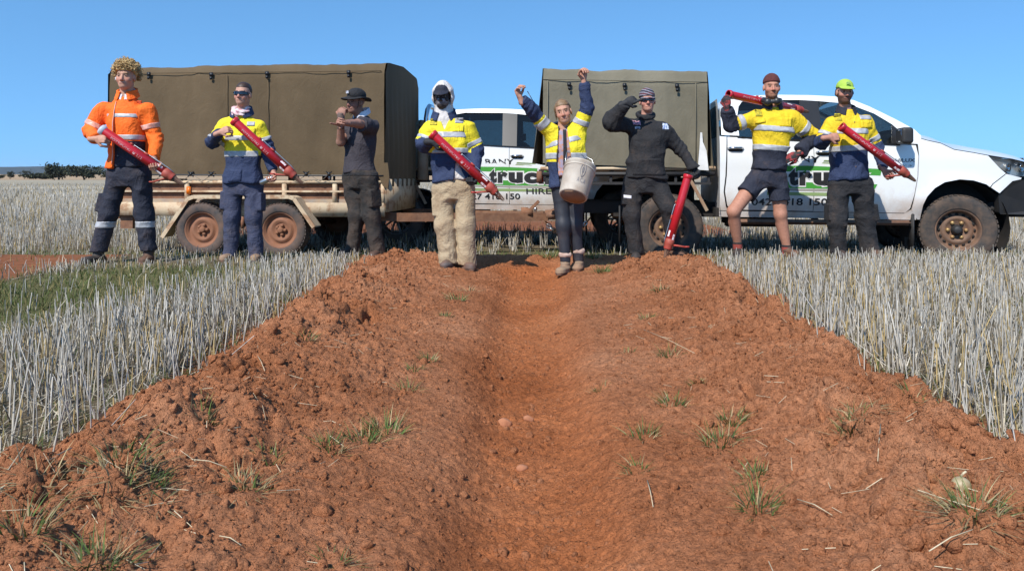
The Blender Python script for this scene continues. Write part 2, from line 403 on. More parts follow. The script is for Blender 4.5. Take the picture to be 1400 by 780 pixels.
def soil_z(x, y, detail=True):
    x = np.asarray(x, float); y = np.asarray(y, float); s = soil_s(x, y); pz = np.interp(s, PS, PZ)
    tr = 1 - sstep(6.95, 7.75, y); be = (1 - sstep(7.45, 8.05, y)) * (1 - .5 * sstep(4.5, 7.2, y))
    pz = np.where(pz < 0, pz * np.where(s < .7, tr, 1), pz * be) - .03 * sstep(7.6, 8.1, y)
    pz = pz + .04 * np.exp(-((y - 7.25) / .12) ** 2) * np.exp(-(s / .22) ** 2)           # lip where the trench ends
    z = base_z(x, y) + pz
    bm = sstep(.36, .66, s) * (1 - sstep(1.02, 1.15, s)) * np.where(x > XC(y), 1.25, 1.0)           # loose spoil on the banks
    z = z + .045 * fbm2(x * 1.7, y * 1.7, 3, 3) * bm
    if detail:
        wx = x + .03 * fbm2(x * 9, y * 9, 51, 2); wy = y + .03 * fbm2(x * 9, y * 9, 61, 2)
        d, v = worley2(wx * 5.5, wy * 5.5, 11); ed = sstep(.5, .9, s)
        z = z + np.maximum(0, .75 - d) ** .8 * (v > .45) * (.115 * v) * (.12 + .88 * ed) * bm * (1 - .35 * sstep(5, 7, y))
        d, v = worley2(wx * 13, wy * 13, 13); z = z + np.maximum(0, .7 - d) * (v > .35) * .038 * v * (.42 + .58 * bm)
        d, v = worley2(wx * 31, wy * 31, 17); z = z + np.maximum(0, .7 - d) * v * .017 * (.6 + .4 * bm)
        d, v = worley2(x * 75, y * 75, 19); z = z + np.maximum(0, .7 - d) * v * .0075 * (.5 + .5 * bm)
        z = z + .022 * fbm2(x * 14, y * 14, 23, 4, .65) * (.3 + .7 * bm) + .006 * fbm2(x * 60, y * 60, 27, 3, .6)
        pit = vnoise2(x * 6.0, y * 6.0, 77) + .5 * vnoise2(x * 17, y * 17, 78)
        z = z - .075 * sstep(.30, .55, pit) * bm
    return z
def gz(x, y):
    """walkable height anywhere"""
    x = np.asarray(x, float); y = np.asarray(y, float)
    s = soil_s(x, y); return np.where((s < 1.0) & (y < 8.0), soil_z(x, y, False), base_z(x, y))
def hit(px, py, detail=False):
    """where the line of sight through a point of the photograph meets the ground"""
    d = np.arange(1.2, 30, .01); x = (px - 700) / F * d; z = CH - (py - 243) / F * d
    k = np.abs(z - gz(x, d)) < .22; i0 = max(0, np.argmax(k) - 1); i1 = min(len(d), i0 + 900); d, x, z = d[i0:i1], x[i0:i1], z[i0:i1]
    g = np.where((soil_s(x, d) < 1.02) & (d < 8), soil_z(x, d, detail), base_z(x, d)); i = int(np.argmax(z <= g))
    return np.array([x[i], d[i], g[i]])
# soil sheet (banks and trench)
ys = [.55]
while ys[-1] < 8.25: ys.append(ys[-1] * 1.0036)
ys = np.array(ys); us = np.linspace(-1.13, 1.13, 600)
YY, UU = np.meshgrid(ys, us, indexing='ij')
XX = XC(YY) + np.where(UU < 0, UU * edge_l(YY), UU * edge_r(YY)); ZZ = soil_z(XX, YY)
nyv, nxv = XX.shape; ii = (np.arange(nyv - 1)[:, None] * nxv + np.arange(nxv - 1)[None]).ravel()
SQ = np.stack([ii, ii + 1, ii + nxv + 1, ii + nxv], 1)
def soil_mat():
    m, nt, b = newmat('red_soil')
    n1 = noise(nt, 1.6, 6, .62); r1 = ramp(nt, [(.34, (.350, .132, .056)), (.52, (.440, .178, .082)), (.68, (.505, .225, .112))]); nt.links.new(n1.outputs[0], r1.inputs[0])
    n2 = noise(nt, 38, 6, .7); r2 = ramp(nt, [(.28, (.52, .48, .45)), (.5, (1, 1, 1)), (.75, (1.3, 1.27, 1.25))]); nt.links.new(n2.outputs[0], r2.inputs[0])
    c = mixc(nt, 1.0, r1.outputs[0], r2.outputs[0], 'MULTIPLY')
    a = nt.nodes.new('ShaderNodeVertexColor'); a.layer_name = 'Col'
    c = mixc(nt, 1.0, c, a.outputs[0], 'MULTIPLY'); nt.links.new(c, b.inputs['Base Color'])
    b.inputs['Roughness'].default_value = .95; b.inputs['Specular IOR Level'].default_value = .12
    tc3 = nt.nodes.new('ShaderNodeTexCoord'); prev = None
    for sc_, ds_, st_ in ((55, .014, .7), (130, .008, .8), (300, .004, .7)):
        vo = nt.nodes.new('ShaderNodeTexVoronoi'); vo.inputs['Scale'].default_value = sc_; wn = noise(nt, sc_ * .8, 2); ad = nt.nodes.new('ShaderNodeVectorMath'); ad.operation = 'MULTIPLY_ADD'; ad.inputs[1].default_value = (.9 / sc_,) * 3
        nt.links.new(wn.outputs['Color'], ad.inputs[0]); nt.links.new(tc3.outputs['Object'], ad.inputs[2]); nt.links.new(ad.outputs[0], vo.inputs['Vector'])
        vb = nt.nodes.new('ShaderNodeBump'); vb.invert = True; vb.inputs['Strength'].default_value = st_; vb.inputs['Distance'].default_value = ds_; nt.links.new(vo.outputs['Distance'], vb.inputs['Height'])
        if prev: nt.links.new(prev, vb.inputs['Normal'])
        prev = vb.outputs[0]
    n3 = noise(nt, 160, 8, .75); bp = nt.nodes.new('ShaderNodeBump'); bp.inputs['Strength'].default_value = .75; bp.inputs['Distance'].default_value = .012
    nt.links.new(n3.outputs[0], bp.inputs['Height']); nt.links.new(prev, bp.inputs['Normal']); nt.links.new(bp.outputs[0], b.inputs['Normal'])
    return m
M_SOIL = soil_mat()
ss = np.abs(UU); wet = np.exp(-(ss / .21) ** 3) * (1 - sstep(7.0, 7.6, YY)); nn = fbm2(XX * 2.2, YY * .8, 41, 4)
wet = np.clip(wet * 1.1 + .7 * nn * np.exp(-(ss / .5) ** 2), 0, 1)[..., None]
# fresh subsoil along the trench floor is redder, the dry spoil duller
scol = np.array((.97, .99, 1.02)) * (1 - wet) + np.array((1.03, .87, .70)) * wet
soil = link('soil_bank', mesh_np('soil_bank', np.stack([XX, YY, ZZ], -1).reshape(-1, 3), SQ, True, [M_SOIL], None, scol.reshape(-1, 3)), None, kind='structure')
# loose clods
def ico(sub):
    bm = bmesh.new(); bmesh.ops.create_icosphere(bm, subdivisions=sub, radius=1); bm.verts.index_update()
    V = np.array([v.co for v in bm.verts]); Q = np.array([[v.index for v in f.verts] for f in bm.faces]); bm.free(); return V, Q
IV, IQ = ico(2)
CV = []
for k in range(10):
    r_ = np.random.default_rng(100 + k); V = IV.copy(); D = np.ones(len(V))
    for j in range(9):
        n_ = nrm(r_.normal(size=3)); c_ = r_.uniform(.55, .9); t = V @ n_; V = V - np.outer(np.maximum(0, t - c_), n_) * .85
    V *= (1 + .10 * r_.normal(size=(len(V), 1))) * r_.uniform(.7, 1.2, 3); CV.append(V)
def clods(n, smin_, smax_, fn):
    Vs = []; b = 0; Qs = []
    x, y = fn(n); z = soil_z(x, y)
    for i in range(len(x)):
        s = smin_ * (smax_ / smin_) ** (rng.random() ** 3.2); q = Euler(rng.uniform(0, 6.28, 3)).to_matrix()
        V = CV[rng.integers(10)] @ np.array(q) * s + (x[i], y[i], z[i] - s * .12); Vs.append(V); Qs.append(IQ + b); b += len(V)
    return np.concatenate(Vs), np.concatenate(Qs)
def on_bank(n):
    y = 1.3 * (7.7 / 1.3) ** rng.random(n); u = np.sign(rng.random(n) - .5) * rng.triangular(.3, .86, 1.03, n)
    return XC(y) + np.where(u < 0, u * edge_l(y), u * edge_r(y)), y
def on_floor(n):
    y = 1.3 * (7.3 / 1.3) ** rng.random(n); u = rng.uniform(-.5, .5, n); return XC(y) + u * 1.3, y
def crumbs(n, s0, s1, fn):
    V1, Q1 = ico(1); x, y = fn(n); z = soil_z(x, y); s = s0 * (s1 / s0) ** (rng.random(n) ** 1.6) * (.6 + .2 * y)
    a = rng.uniform(0, 6.28, n); ca, sa = np.cos(a), np.sin(a); W = V1[None] * (1 + .28 * rng.normal(size=(n, 12, 1))) * rng.uniform(.7, 1.25, (n, 1, 3)) * s[:, None, None]
    X = np.stack([W[..., 0] * ca[:, None] - W[..., 1] * sa[:, None] + x[:, None], W[..., 0] * sa[:, None] + W[..., 1] * ca[:, None] + y[:, None], W[..., 2] + z[:, None]], -1)
    return X.reshape(-1, 3), (Q1[None] + 12 * np.arange(n)[:, None, None]).reshape(-1, 3)
CLV, CLQ = merge([crumbs(15000, .0025, .008, on_bank), crumbs(5000, .002, .0055, on_floor), clods(3600, .004, .03, on_bank), clods(50, .016, .034, lambda n: (lambda y, u: (XC(y) + np.where(u < 0, u * edge_l(y), u * edge_r(y)), y))(1.6 * (7.6 / 1.6) ** rng.random(n), np.sign(rng.random(n) - .55) * rng.uniform(.72, .99, n))), clods(2200, .004, .02, on_floor)])
link('soil_crumbs', mesh_np('soil_crumbs', CLV, CLQ, False, [M_SOIL], None, np.tile((.97, .97, .98), (len(CLV), 1))), None,
     label='loose red soil crumbs and clods scattered over the trench banks', cat='soil clods', kind='stuff')
# field sheet out to the horizon
def axis(dense, lo, hi, far):
    a = list(np.arange(lo, hi, dense)); s = dense
    while a[-1] < far: s *= 1.35; a.append(a[-1] + s)
    s = dense; pre = []; v = lo
    while v > -far: s *= 1.35; v -= s; pre.append(v)
    return np.array(pre[::-1] + a)
gx = axis(.07, -9, 9, 7000); gy = axis(.07, -.5, 15, 9000); gy = gy[gy > -60]
GX, GY = np.meshgrid(gx, gy, indexing='ij'); GZ = base_z(GX, GY)
ins_ = (soil_s(GX, GY) < .95) & (GY < 8.0); GZ = np.where(ins_, GZ - .55, GZ) + .012 * fbm2(GX * 5, GY * 5, 6, 3) * (np.abs(GX) < 10) * (GY < 16)
def strip_density(x, y):
    """stubble density 0..1 and green density 0..1 over the field"""
    n = fbm2(x * .9, y * .9, 71, 3); L = x < 0
    d = np.where(L, 1.0, 1.0)
    green = np.zeros_like(x)
    trk = sstep(2.25, 2.5, -x + .16 * n + .30 * (y - 4.6)) * (1 - sstep(3.9, 4.5, -x + .16 * n + .30 * (y - 4.6))) * (1 - sstep(6.3, 7.2, y + .5 * n))   # low green wheel track on the left
    d = np.where(L, d * (1 - .93 * trk), d); green = np.maximum(green, trk * .9)
    red = sstep(3.75, 4.0, -x + .2 * n) * sstep(5.3, 5.9, y + .4 * n) * (1 - sstep(7.8, 8.8, y + .8 * n))
    d = np.where(L, d * (1 - .95 * red), d)
    g2 = sstep(7.3, 7.8, y) * (1 - sstep(9.2, 10.5, y)) * (L | (x < 2.2))
    d = d * (1 - .72 * g2); green = np.maximum(green, .55 * g2)
    tram = sstep(6.6, 7.1, y) * (1 - sstep(8.6, 9.5, y)); d = d * (1 - .45 * tram)
    mid = np.exp(-((x - .2) / 1.25) ** 4) * sstep(7.2, 7.5, y) * (1 - sstep(8.4, 9.2, y)); d = d * (1 - .93 * mid)
    red = np.maximum(red, mid * .9)
    rb = sstep(12.2, 12.9, y + .3 * n) * (1 - sstep(16.2, 17.5, y)) * (np.abs(x + .6) < 4.5); red = np.maximum(red, rb); d = d * (1 - rb)
    return d, green, red
dn, gn, rd = strip_density(GX, GY); q = fbm2(GX * 1.3, GY * 1.3, 15, 4)[..., None]
straw = np.array((.40, .345, .25)); earth = np.array((.15, .115, .072)); olive = np.array((.135, .135, .05)); redc = np.array((.26, .10, .045))
near = (1 - sstep(9, 26, GY))[..., None]
fc = straw * (1 - near) + earth * near; fc = fc * (1 + .5 * q)
fc = fc * (1 - .8 * gn[..., None]) + olive * (.8 * gn[..., None]); fc = fc * (1 - rd[..., None]) + redc * rd[..., None]
edge = ((soil_s(GX, GY) < 1.12) & (GY < 8.1))[..., None]; fc = np.where(edge, redc, fc)
streak = (fbm2(GX * .02, GY * .12, 21, 3) * sstep(25, 60, GY))[..., None]; fc = fc * (1 + .35 * streak)
pad = (sstep(300, 360, GY) * (1 - sstep(900, 1100, GY)))[..., None]; fc = fc * (1 - pad) + np.array((.47, .33, .20)) * pad
fx_, fy_ = GX.shape; ii = (np.arange(fx_ - 1)[:, None] * fy_ + np.arange(fy_ - 1)[None]).ravel()
FQ = np.stack([ii, ii + fy_, ii + fy_ + 1, ii + 1], 1)
M_FIELD = colmat('field_ground', .95, .8, 60, spec=.1, var=.45, vscale=9)
link('field', mesh_np('field', np.stack([GX, GY, GZ], -1).reshape(-1, 3), FQ, True, [M_FIELD], None, fc.reshape(-1, 3)), None, kind='structure')

# ------------------------------------------------------------------ stubble and grass
def blades(x, y, z, h, lean, wid, col, seg=1, curl=0.0, tri=True):
    """vectorised stalks: three-sided prisms (tri) or flat leaf blades; lean = (n,2)"""
    n = len(x); k = 3 if tri else 2
    a0 = rng.uniform(0, 6.28, n); V = []; C = []
    for s in range(seg + 1):
        t = s / seg; f = t * (1 - curl) + curl * t * t
        cx = x + lean[:, 0] * h * f; cy = y + lean[:, 1] * h * f; cz = z + h * t * (1 - .35 * curl * t) * np.sqrt(np.maximum(.05, 1 - np.minimum(.95, (lean ** 2).sum(1) * .8)))
        ws = wid * (1 - (.35 if tri else .92) * t)
        for j in range(k):
            a = a0 + j * 2 * math.pi / k
            V.append(np.stack([cx + ws * np.cos(a), cy + ws * np.sin(a), cz], 1)); C.append(col * (.9 + .15 * t))
    V = np.stack(V, 1).reshape(-1, 3); C = np.stack(C, 1).reshape(-1, 3); m = (seg + 1) * k; Q = []
    for s in range(seg):
        for j in range(k if tri else 1):
            j2 = (j + 1) % k; Q.append(np.stack([np.arange(n) * m + s * k + j, np.arange(n) * m + s * k + j2, np.arange(n) * m + (s + 1) * k + j2, np.arange(n) * m + (s + 1) * k + j], 1))
    return V, np.concatenate(Q), C
def mergec(L):
    V, Q = merge([(a, b) for a, b, c in L]); return V, Q, np.concatenate([c for a, b, c in L])
def straw_col(n):
    t = rng.random(n)[:, None]; k = rng.random(n)[:, None]
    c = np.array((.66, .61, .53)) * (1 - t) + np.array((.46, .42, .35)) * t
    c = np.where(k < .14, np.array((.52, .38, .17)), c); c = np.where(k > .82, np.array((.24, .20, .14)), c)
    return c * rng.uniform(.8, 1.28, (n, 1))
def scatter(n, y0, y1, side=1.12, p=1.0):
    y = y0 + (y1 - y0) * rng.random(n) ** p; x = rng.uniform(-1, 1, n) * (y * .68 * side + .5); return x, y
def ok_out(x, y): return ~((soil_s(x, y) < 1.0 + .03 * rng.normal(size=len(x))) & (y < 8.05))
def stubble(n, y0, y1, hm, wid, seg):
    x, y = scatter(n, y0, y1); xr = np.round((x - XC(y)) / .21) * .21 + XC(y); x = np.where(rng.random(n) < .78, xr + rng.normal(size=n) * .032, x)
    d, g, r_ = strip_density(x, y); cl = .62 + 1.0 * fbm2(x * 2.3, y * 2.3, 91, 2); k = (rng.random(n) < d * cl * 1.25) & ok_out(x, y)
    x, y = x[k], y[k]; n = len(x); h = hm * rng.triangular(.25, .9, 1.5, n) * (1 - .5 * sstep(6.1, 7.0, y) * (1 - sstep(9, 11, y))) * (1 - .4 * sstep(2.0, 2.4, -x) * (y < 7))
    ln = rng.normal(size=(n, 2)) * .13; fall = rng.random(n) < .2; ln[fall] = rng.normal(size=(fall.sum(), 2)) * .75
    ln = np.clip(ln, -1.1, 1.1)
    return blades(x, y, base_z(x, y) - .01, h, ln, wid * rng.uniform(.7, 1.25, n), straw_col(n), seg)
M_STRAW = colmat('dry_straw', .75, spec=.3, var=.3, vscale=30)
SB = [stubble(5600, 1.35, 3.2, .21, .0028, 2), stubble(14500, 3.0, 5.6, .19, .0033, 1), stubble(19500, 5.4, 8.8, .175, .0039, 1), stubble(24000, 8.6, 14, .19, .0046, 1), stubble(30000, 13.5, 34, .24, .008, 1), stubble(22000, 32, 110, .26, .02, 1)]
def leaves(n, y0, y1, ln_, wid):
    x, y = scatter(n, y0, y1); d, g, r_ = strip_density(x, y); k = (rng.random(n) < d * .8) & ok_out(x, y); x, y = x[k], y[k]; n = len(x)
    c = np.array((.50, .44, .33)) * rng.uniform(.45, 1.25, (n, 1)); le = np.clip(rng.normal(size=(n, 2)) * .8, -1.1, 1.1)
    return blades(x, y, base_z(x, y) + .02 * rng.random(n), ln_ * rng.uniform(.5, 1.4, n), le, wid, c, 2, .7, False)
SB += [leaves(9000, 1.35, 4, .13, .003), leaves(14000, 3.8, 9, .13, .004)]
V, Q, C = mergec(SB)
link('wheat_stubble', mesh_np('wheat_stubble', V, Q, False, [M_STRAW], None, C), None, label='bleached grey wheat stubble standing across the field', cat='stubble', kind='stuff')
def grass(n, y0, y1, hm, wid):
    x, y = scatter(n, y0, y1); d, g, r_ = strip_density(x, y); s = soil_s(x, y)
    eg = np.exp(-((s - 1.07) / .09) ** 2) * (y < 7.6) * .8
    k = (rng.random(n) < np.clip(g + eg + .22 + .5 * np.maximum(0, fbm2(x * 1.5, y * 1.5, 44, 3)), 0, 1) * (1 - .8 * r_)) & ok_out(x, y); x, y = x[k], y[k]; n = len(x)
    c = np.array((.085, .12, .030)) * rng.uniform(.6, 1.3, (n, 1)); c = np.where(rng.random((n, 1)) < .3, np.array((.24, .20, .075)), c)
    return blades(x, y, base_z(x, y) - .005, hm * rng.uniform(.4, 1.3, n), np.clip(rng.normal(size=(n, 2)) * .4, -.9, .9), wid, c, 2, .3, False)
V, Q, C = mergec([grass(34000, 1.35, 5, .075, .0022), grass(42000, 4.5, 9, .06, .0035), grass(26000, 8.5, 18, .075, .007)])
M_GRASS = colmat('green_grass', .7, spec=.25, var=.3, vscale=20)
link('field_grass', mesh_np('field_grass', V, Q, False, [M_GRASS], None, C), None, label='short green grass and weeds between the stubble rows', cat='grass', kind='stuff')
# grass tufts thrown up on the banks: each one a thing
TUF_L = [(275, 572, 1, 'single small tuft among the clods high on the left bank'), (368, 632, .9), (342, 668, .8), (528, 590, 1.3, 'widest green tuft of the left bank, near the trench'), (500, 602, 1.1), (556, 532, .9), (566, 506, .8), (586, 492, .8), (452, 614, 1.0), (36, 728, 1.2, 'green tuft nearest the bottom left corner'), (165, 618, 1.5), (140, 764, 1.3), (458, 770, .8), (624, 410, 1.1, 'green tuft at the feet of the hooded person'), (418, 462, .9), (610, 432, .7), (200, 650, 1.1)]
TUF_R = [(914, 487, 1), (920, 552, 1), (880, 596, 1), (872, 646, .8), (1002, 578, 1), (985, 606, 1.2), (1034, 648, .9), (1036, 694, 1.3, 'largest green tuft low on the right bank'), (1165, 575, 1), (884, 436, .8), (902, 396, 1, 'topmost tuft on the right bank below the black hoodie'), (824, 372, 1.3, 'leafy tuft just right of the cheering person'), (1334, 694, 1.3, 'green tuft beside the pale melon'), (858, 482, .6), (1246, 548, .8, 'tuft closest to the right hand stubble edge'), (952, 522, .6), (820, 532, .6), (752, 352, 1.2, 'grass tuft behind the end of the trench'), (812, 352, 1.2)]
DRY = [(52, 655, 1.4, 'bleached straw heap in the bottom left of the bank'), (152, 648, 1.1, 'dry grass clump under the longest straw'), (214, 690, .9, 'flattened dry grass between two green tufts, lower left'), (118, 774, 1.2, 'dark tangled dry grass at the bottom edge, left'), (330, 662, 1.2, 'dry grass clump beside the thin straws on the left bank'), (1332, 706, 1.3, 'dry stalks fanned out below the melon'), (640, 398, .9, 'thin dry weed beside the hooded person on the left shoulder'), (1180, 566, .9, 'wispy dry grass near the right stubble edge')]
LT = {0: 'green grass tuft with dry stalks on the left soil bank', 1: 'green grass tuft with dry stalks on the right soil bank'}
for side, L in enumerate((TUF_L, TUF_R, DRY)):
    for px, py, sz, *lab in L:
        p = hit(px, py, True); n = int(85 * sz); r_ = .040 * sz * (.75 + .09 * p[1]); a = rng.uniform(0, 6.28, n); rr = r_ * np.sqrt(rng.random(n)); x = rr * np.cos(a); y = rr * np.sin(a)
        ln = np.stack([np.cos(a), np.sin(a)], 1) * (.35 + .8 * rng.random((n, 1))) + rng.normal(size=(n, 2)) * .25; ln = np.clip(ln * (1 if side < 2 else 1.5), -1.1, 1.1)
        c = np.array((.095, .145, .035)) * rng.uniform(.6, 1.35, (n, 1)); dry = rng.random(n) < (.36, .3, .9)[side]; c[dry] = np.array((.40, .31, .16)) * rng.uniform(.6, 1.2, (dry.sum(), 1))
        zz = soil_z(p[0] + x, p[1] + y) - p[2] - .012
        V, Q, C = blades(x, y, zz, .068 * sz * rng.uniform(.4, 1.35, n) * (.8 + .06 * p[1]), ln, .0017 + .00036 * p[1], c, 3, .5, False)
        link('grass_tuft', mesh_np('grass_tuft', V, Q, False, [M_GRASS], None, C)).location = p
        tag(COL.objects[-1], lab[0] if lab else LT[side], 'grass tuft' if side < 2 else 'dry grass', 'grass tufts on the %s bank' % ('left', 'right')[side] if side < 2 else 'dry grass clumps')
# straws lying on the soil
def straw_on(pts, r, name=None, **k):
    p = [hit(a, b, True) for a, b in pts]; p = [q + (0, 0, r + h_) for q, h_ in zip(p, [.004 + .02 * random.random() for _ in p])]
    mid = (p[0] + p[-1]) / 2 + (0, 0, .006); b = MB(); o = p[0].copy(); b.tube([p[0] - o, mid - o, p[-1] - o], [r, r, r * .7], 5)
    x = b.build('loose_straw', M_STRAW_PLAIN, None, **k); x.location = o; return x
M_STRAW_PLAIN = pm('loose_straw', (.62, .53, .36), (.45, .36, .22), 30, .6)
for i, (pts, lab) in enumerate([(((0, 682), (98, 618)), 'longest pale straw lying at the left edge of the bank'), (((352, 492), (362, 510)), 'short bright straw standing out of the left bank'),
    (((1090, 692), (1138, 714)), 'pale straw lying low on the right bank below the tufts'), (((1204, 588), (1200, 640)), 'upright straw stuck in the right bank'),
    (((880, 452), (950, 488)), 'long bent stalk lying near the top of the right bank'), (((885, 660), (893, 698)), 'thin straw lying beside the trench on the right'),
    (((262, 642), (310, 652)), 'straw lying beside the tufts low on the left bank'), (((300, 740), (330, 752)), 'grey stick lying near the bottom of the left bank'), (((1270, 770), (1330, 742)), 'pale straw in the bottom right corner of the bank')]):
    straw_on(pts, .0013 if i else .0024, label=lab, cat='straw')
n = 340; x, y = on_bank(n); a = rng.uniform(0, 6.28, n); SV = []; b = MB()
l = rng.uniform(.015, .07, n); ex = x + l * np.cos(a); ey = y + l * np.sin(a); z0 = soil_z(x, y); z1 = soil_z(ex, ey)
for i in range(n):
    b.tube([(x[i], y[i], z0[i] + .004), (ex[i], ey[i], z1[i] + .006 + .012 * rng.random())], rng.uniform(.0005, .0011), 4, smooth=False)
b.build('straw_litter', M_STRAW_PLAIN, None, label='short broken straws scattered thinly over both soil banks', cat='straw', kind='stuff')
# stones in the trench and a pale melon on the right bank
M_STONE = pm('stone', (.40, .17, .085), (.31, .12, .058), 14, .95, bump=.8, bscale=60)
for px, py, s, lab in [(690, 580, .027, 'larger pinkish stone lying in the middle of the trench'), (722, 574, .021, 'small stone just right of the larger one in the trench'), (714, 642, .018, 'small stone alone in the lower trench floor')]:
    p = hit(px, py, True); V, Q = ico(3); r_ = np.random.default_rng(px)
    for j in range(8):
        n_ = nrm(r_.normal(size=3)); t = V @ n_; V = V - np.outer(np.maximum(0, t - r_.uniform(.6, .85)), n_) * .9
    o = link('stone', mesh_np('stone', V * np.array((1.1, .9, .75)) * s, Q, False, [M_STONE]), None, label=lab, cat='stone'); o.location = p + (0, 0, s * .12)
p = hit(1314, 668, True); mel = empty('wild_melon', p, label='pale round wild melon half buried in the right bank', cat='melon')
b = MB(); pr = [((.021) * math.sin(t), -.019 * math.cos(t)) for t in np.linspace(0, math.pi, 14)]; b.lathe(pr, (0, 0, .006), n=24)
b.build('fruit', pm('melon', (.40, .33, .20), (.27, .22, .11), 40, .5, bump=.2, bscale=60, dust=.12), mel)
b = MB(); b.tube([(0, 0, .026), (.003, -.003, .034), (.01, -.003, .039)], .0028, 6); b.build('stem', M_STRAW_PLAIN, mel)
# ------------------------------------------------------------------ far hills and trees
def ridge(name, y0, zs, seed, col, depth, extent=6000, amp=.35, n=260):
    xs = np.linspace(-extent, extent, n); top = zs * (1 + amp * fbm2(xs / 900., xs * 0 + seed, seed, 5)); rows = []
    for t in np.linspace(0, 1, 9):
        rows.append(np.stack([xs, y0 + depth * t + 40 * fbm2(xs / 300., xs * 0 + t * 9, seed + 3, 3), base_z(xs, xs * 0 + y0) - 4 + (top + 4) * np.sin(t * math.pi / 2) ** .9 + 3 * fbm2(xs / 40., xs * 0 + t * 30, seed + 7, 3) * t], 1))
    for t in (.5, 1): rows.append(rows[8] * (1, 1, 0) + np.stack([xs * 0, xs * 0 + depth * t, (top) * (1 - t) + -6 * t], 1))
    V = np.concatenate(rows); k = len(rows); ii = (np.arange(k - 1)[:, None] * n + np.arange(n - 1)[None]).ravel()
    return link(name, mesh_np(name, V, np.stack([ii, ii + 1, ii + n + 1, ii + n], 1), True, [col]), None, kind='structure')
M_HILL = pm('wooded_hill', (.030, .042, .040), (.022, .032, .030), .02, .95)  # blue of distant haze put into the foliage colour
ridge('hill', 4200, 66, 4, M_HILL, 1500)
M_LEAF = [colmat('gum_leaves', .7, spec=.2, var=.3, vscale=.8)]
M_BARK = pm('grey_bark', (.09, .075, .06), (.05, .04, .032), 1.5, .9)
def tree(px, base_y, d, w_, h_, label, seed, dead=False, tint=(.046, .052, .030)):
    r_ = np.random.default_rng(seed); p = P(px, base_y, d); p[2] = float(base_z(p[0], p[1])) - .1; g = empty('gum_tree', p, label=label, cat='tree', group='gum trees along the far paddock')
    b = MB(); tips = []
    def limb(a, dr, ln, r0, lv):
        e = a + dr * ln; b.tube([a, (a + e) / 2 + r_.normal(size=3) * ln * .05, e], [r0, r0 * .8, r0 * .55], 6); tips.append(e)
        if lv:
            for k in range(3 if lv > 1 else 4): limb(lerp(a, e, r_.uniform(.55, 1)), nrm(dr + r_.normal(size=3) * (.75, .75, .35) + (0, 0, .15)), ln * r_.uniform(.6, .85), r0 * .5, lv - 1)
    for k in range(1 if dead else 2): limb(np.array((r_.normal() * .3, r_.normal() * .3, -.2)), nrm((r_.normal() * .25, r_.normal() * .2, 1)), h_ * .32, h_ * .03, 2)
    b.build('trunk', M_BARK, g)
    n = 260 if dead else 2600; cl = [np.array((r_.normal() * w_ * .27, r_.normal() * w_ * .2, h_ * r_.uniform(.2, .84))) for _ in range(16)]; cl += [t for t in tips if t[2] > h_ * .35]
    C = np.array([cl[i] for i in r_.integers(len(cl), size=n)]); pts = C + r_.normal(size=(n, 3)) * np.array((w_ * .085, w_ * .085, h_ * .06)); pts[:, 2] = np.clip(pts[:, 2], h_ * .03, h_); lim = np.abs(pts[:, 0]) < w_ * .56; pts = pts[lim]; n = len(pts)
    u = r_.normal(size=(n, 3)); u /= np.linalg.norm(u, axis=1)[:, None]; v = np.cross(u, r_.normal(size=(n, 3))); v /= np.linalg.norm(v, axis=1)[:, None]; s = w_ * .028
    V = np.stack([pts - u * s - v * s * .6, pts + u * s - v * s * .6, pts + u * s + v * s * .6, pts - u * s + v * s * .6], 1).reshape(-1, 3); Q = np.arange(n * 4).reshape(n, 4)
    col = np.repeat(np.array(tint) * r_.uniform(.6, 1.5, (n, 1)), 4, 0); link('crown', mesh_np('crown', V, Q, False, M_LEAF, None, col), g)
for i, a in enumerate([(80, 242, 330, 12.5, 7.9, 'broad dark gum tree left of the orange jacket, larger of the pair on the skyline', 1), (116, 242.5, 325, 13.5, 7.0, 'low spreading gum tree partly hidden by the person in orange', 2), (13, 240, 420, 4.6, 4.6, 'small round tree at the far left edge of the skyline', 3), (33, 240, 420, 5.0, 5.0, 'small dark tree second from the left on the skyline', 4),
    (43, 239.5, 430, 3.2, 6.8, 'thin half bare tree rising above the small ones', 5, True), (56, 239.5, 400, 15, 3.6, 'low hedge like clump of trees beside the broad gum', 6), (2, 241, 440, 4, 2.8, 'tiny bush cut by the left edge of the picture', 7), (152, 241, 360, 9, 5, 'gum tree mostly hidden behind the brown canvas trailer', 8)]): tree(*a)
M_BPL = pm('black_plastic', (.014, .014, .015), (.02, .02, .02), 12, .4)
M_STEEL = pm('bare_steel', (.52, .53, .54), (.42, .42, .43), 20, .32, metal=.9)
# ------------------------------------------------------------------ vehicle materials
M_WHITE = pm('white_car_paint', (.76, .77, .76), (.74, .75, .74), 3, .28, coat=.6, dust=-.30, dz=(.50, 1.0, .95), dscale=3.5, dustc=(.46, .31, .21))
M_DARKU = pm('dusty_black_underbody', (.012, .011, .010), (.022, .017, .014), 8, .85, dust=-.02, dscale=7, dustc=(.16, .075, .04))
M_TYRE = pm('tyre_rubber', (.030, .028, .027), (.045, .040, .036), 14, .85, dust=.2, dscale=9, dustc=(.18, .11, .07), bump=.3)
M_TYRE_T = pm('muddy_trailer_tyre', (.045, .042, .042), (.07, .06, .055), 14, .85, dust=.25, dscale=6, dustc=(.22, .12, .075), bump=.3)
M_RIM = pm('muddy_steel_rim', (.20, .115, .07), (.11, .07, .05), 12, .7, metal=.2, dust=.1, dscale=9, dustc=(.27, .12, .06))
M_RIM_T = pm('red_mud_rim', (.26, .12, .07), (.18, .08, .045), 9, .85, dust=.2, dscale=5)
M_ALLOY = pm('grey_alloy', (.16, .15, .14), (.10, .09, .085), 9, .5, metal=.5, dust=.15)
M_GOLD = pm('brass_nut', (.42, .29, .12), (.34, .20, .09), 12, .5, metal=.5, dust=.1)
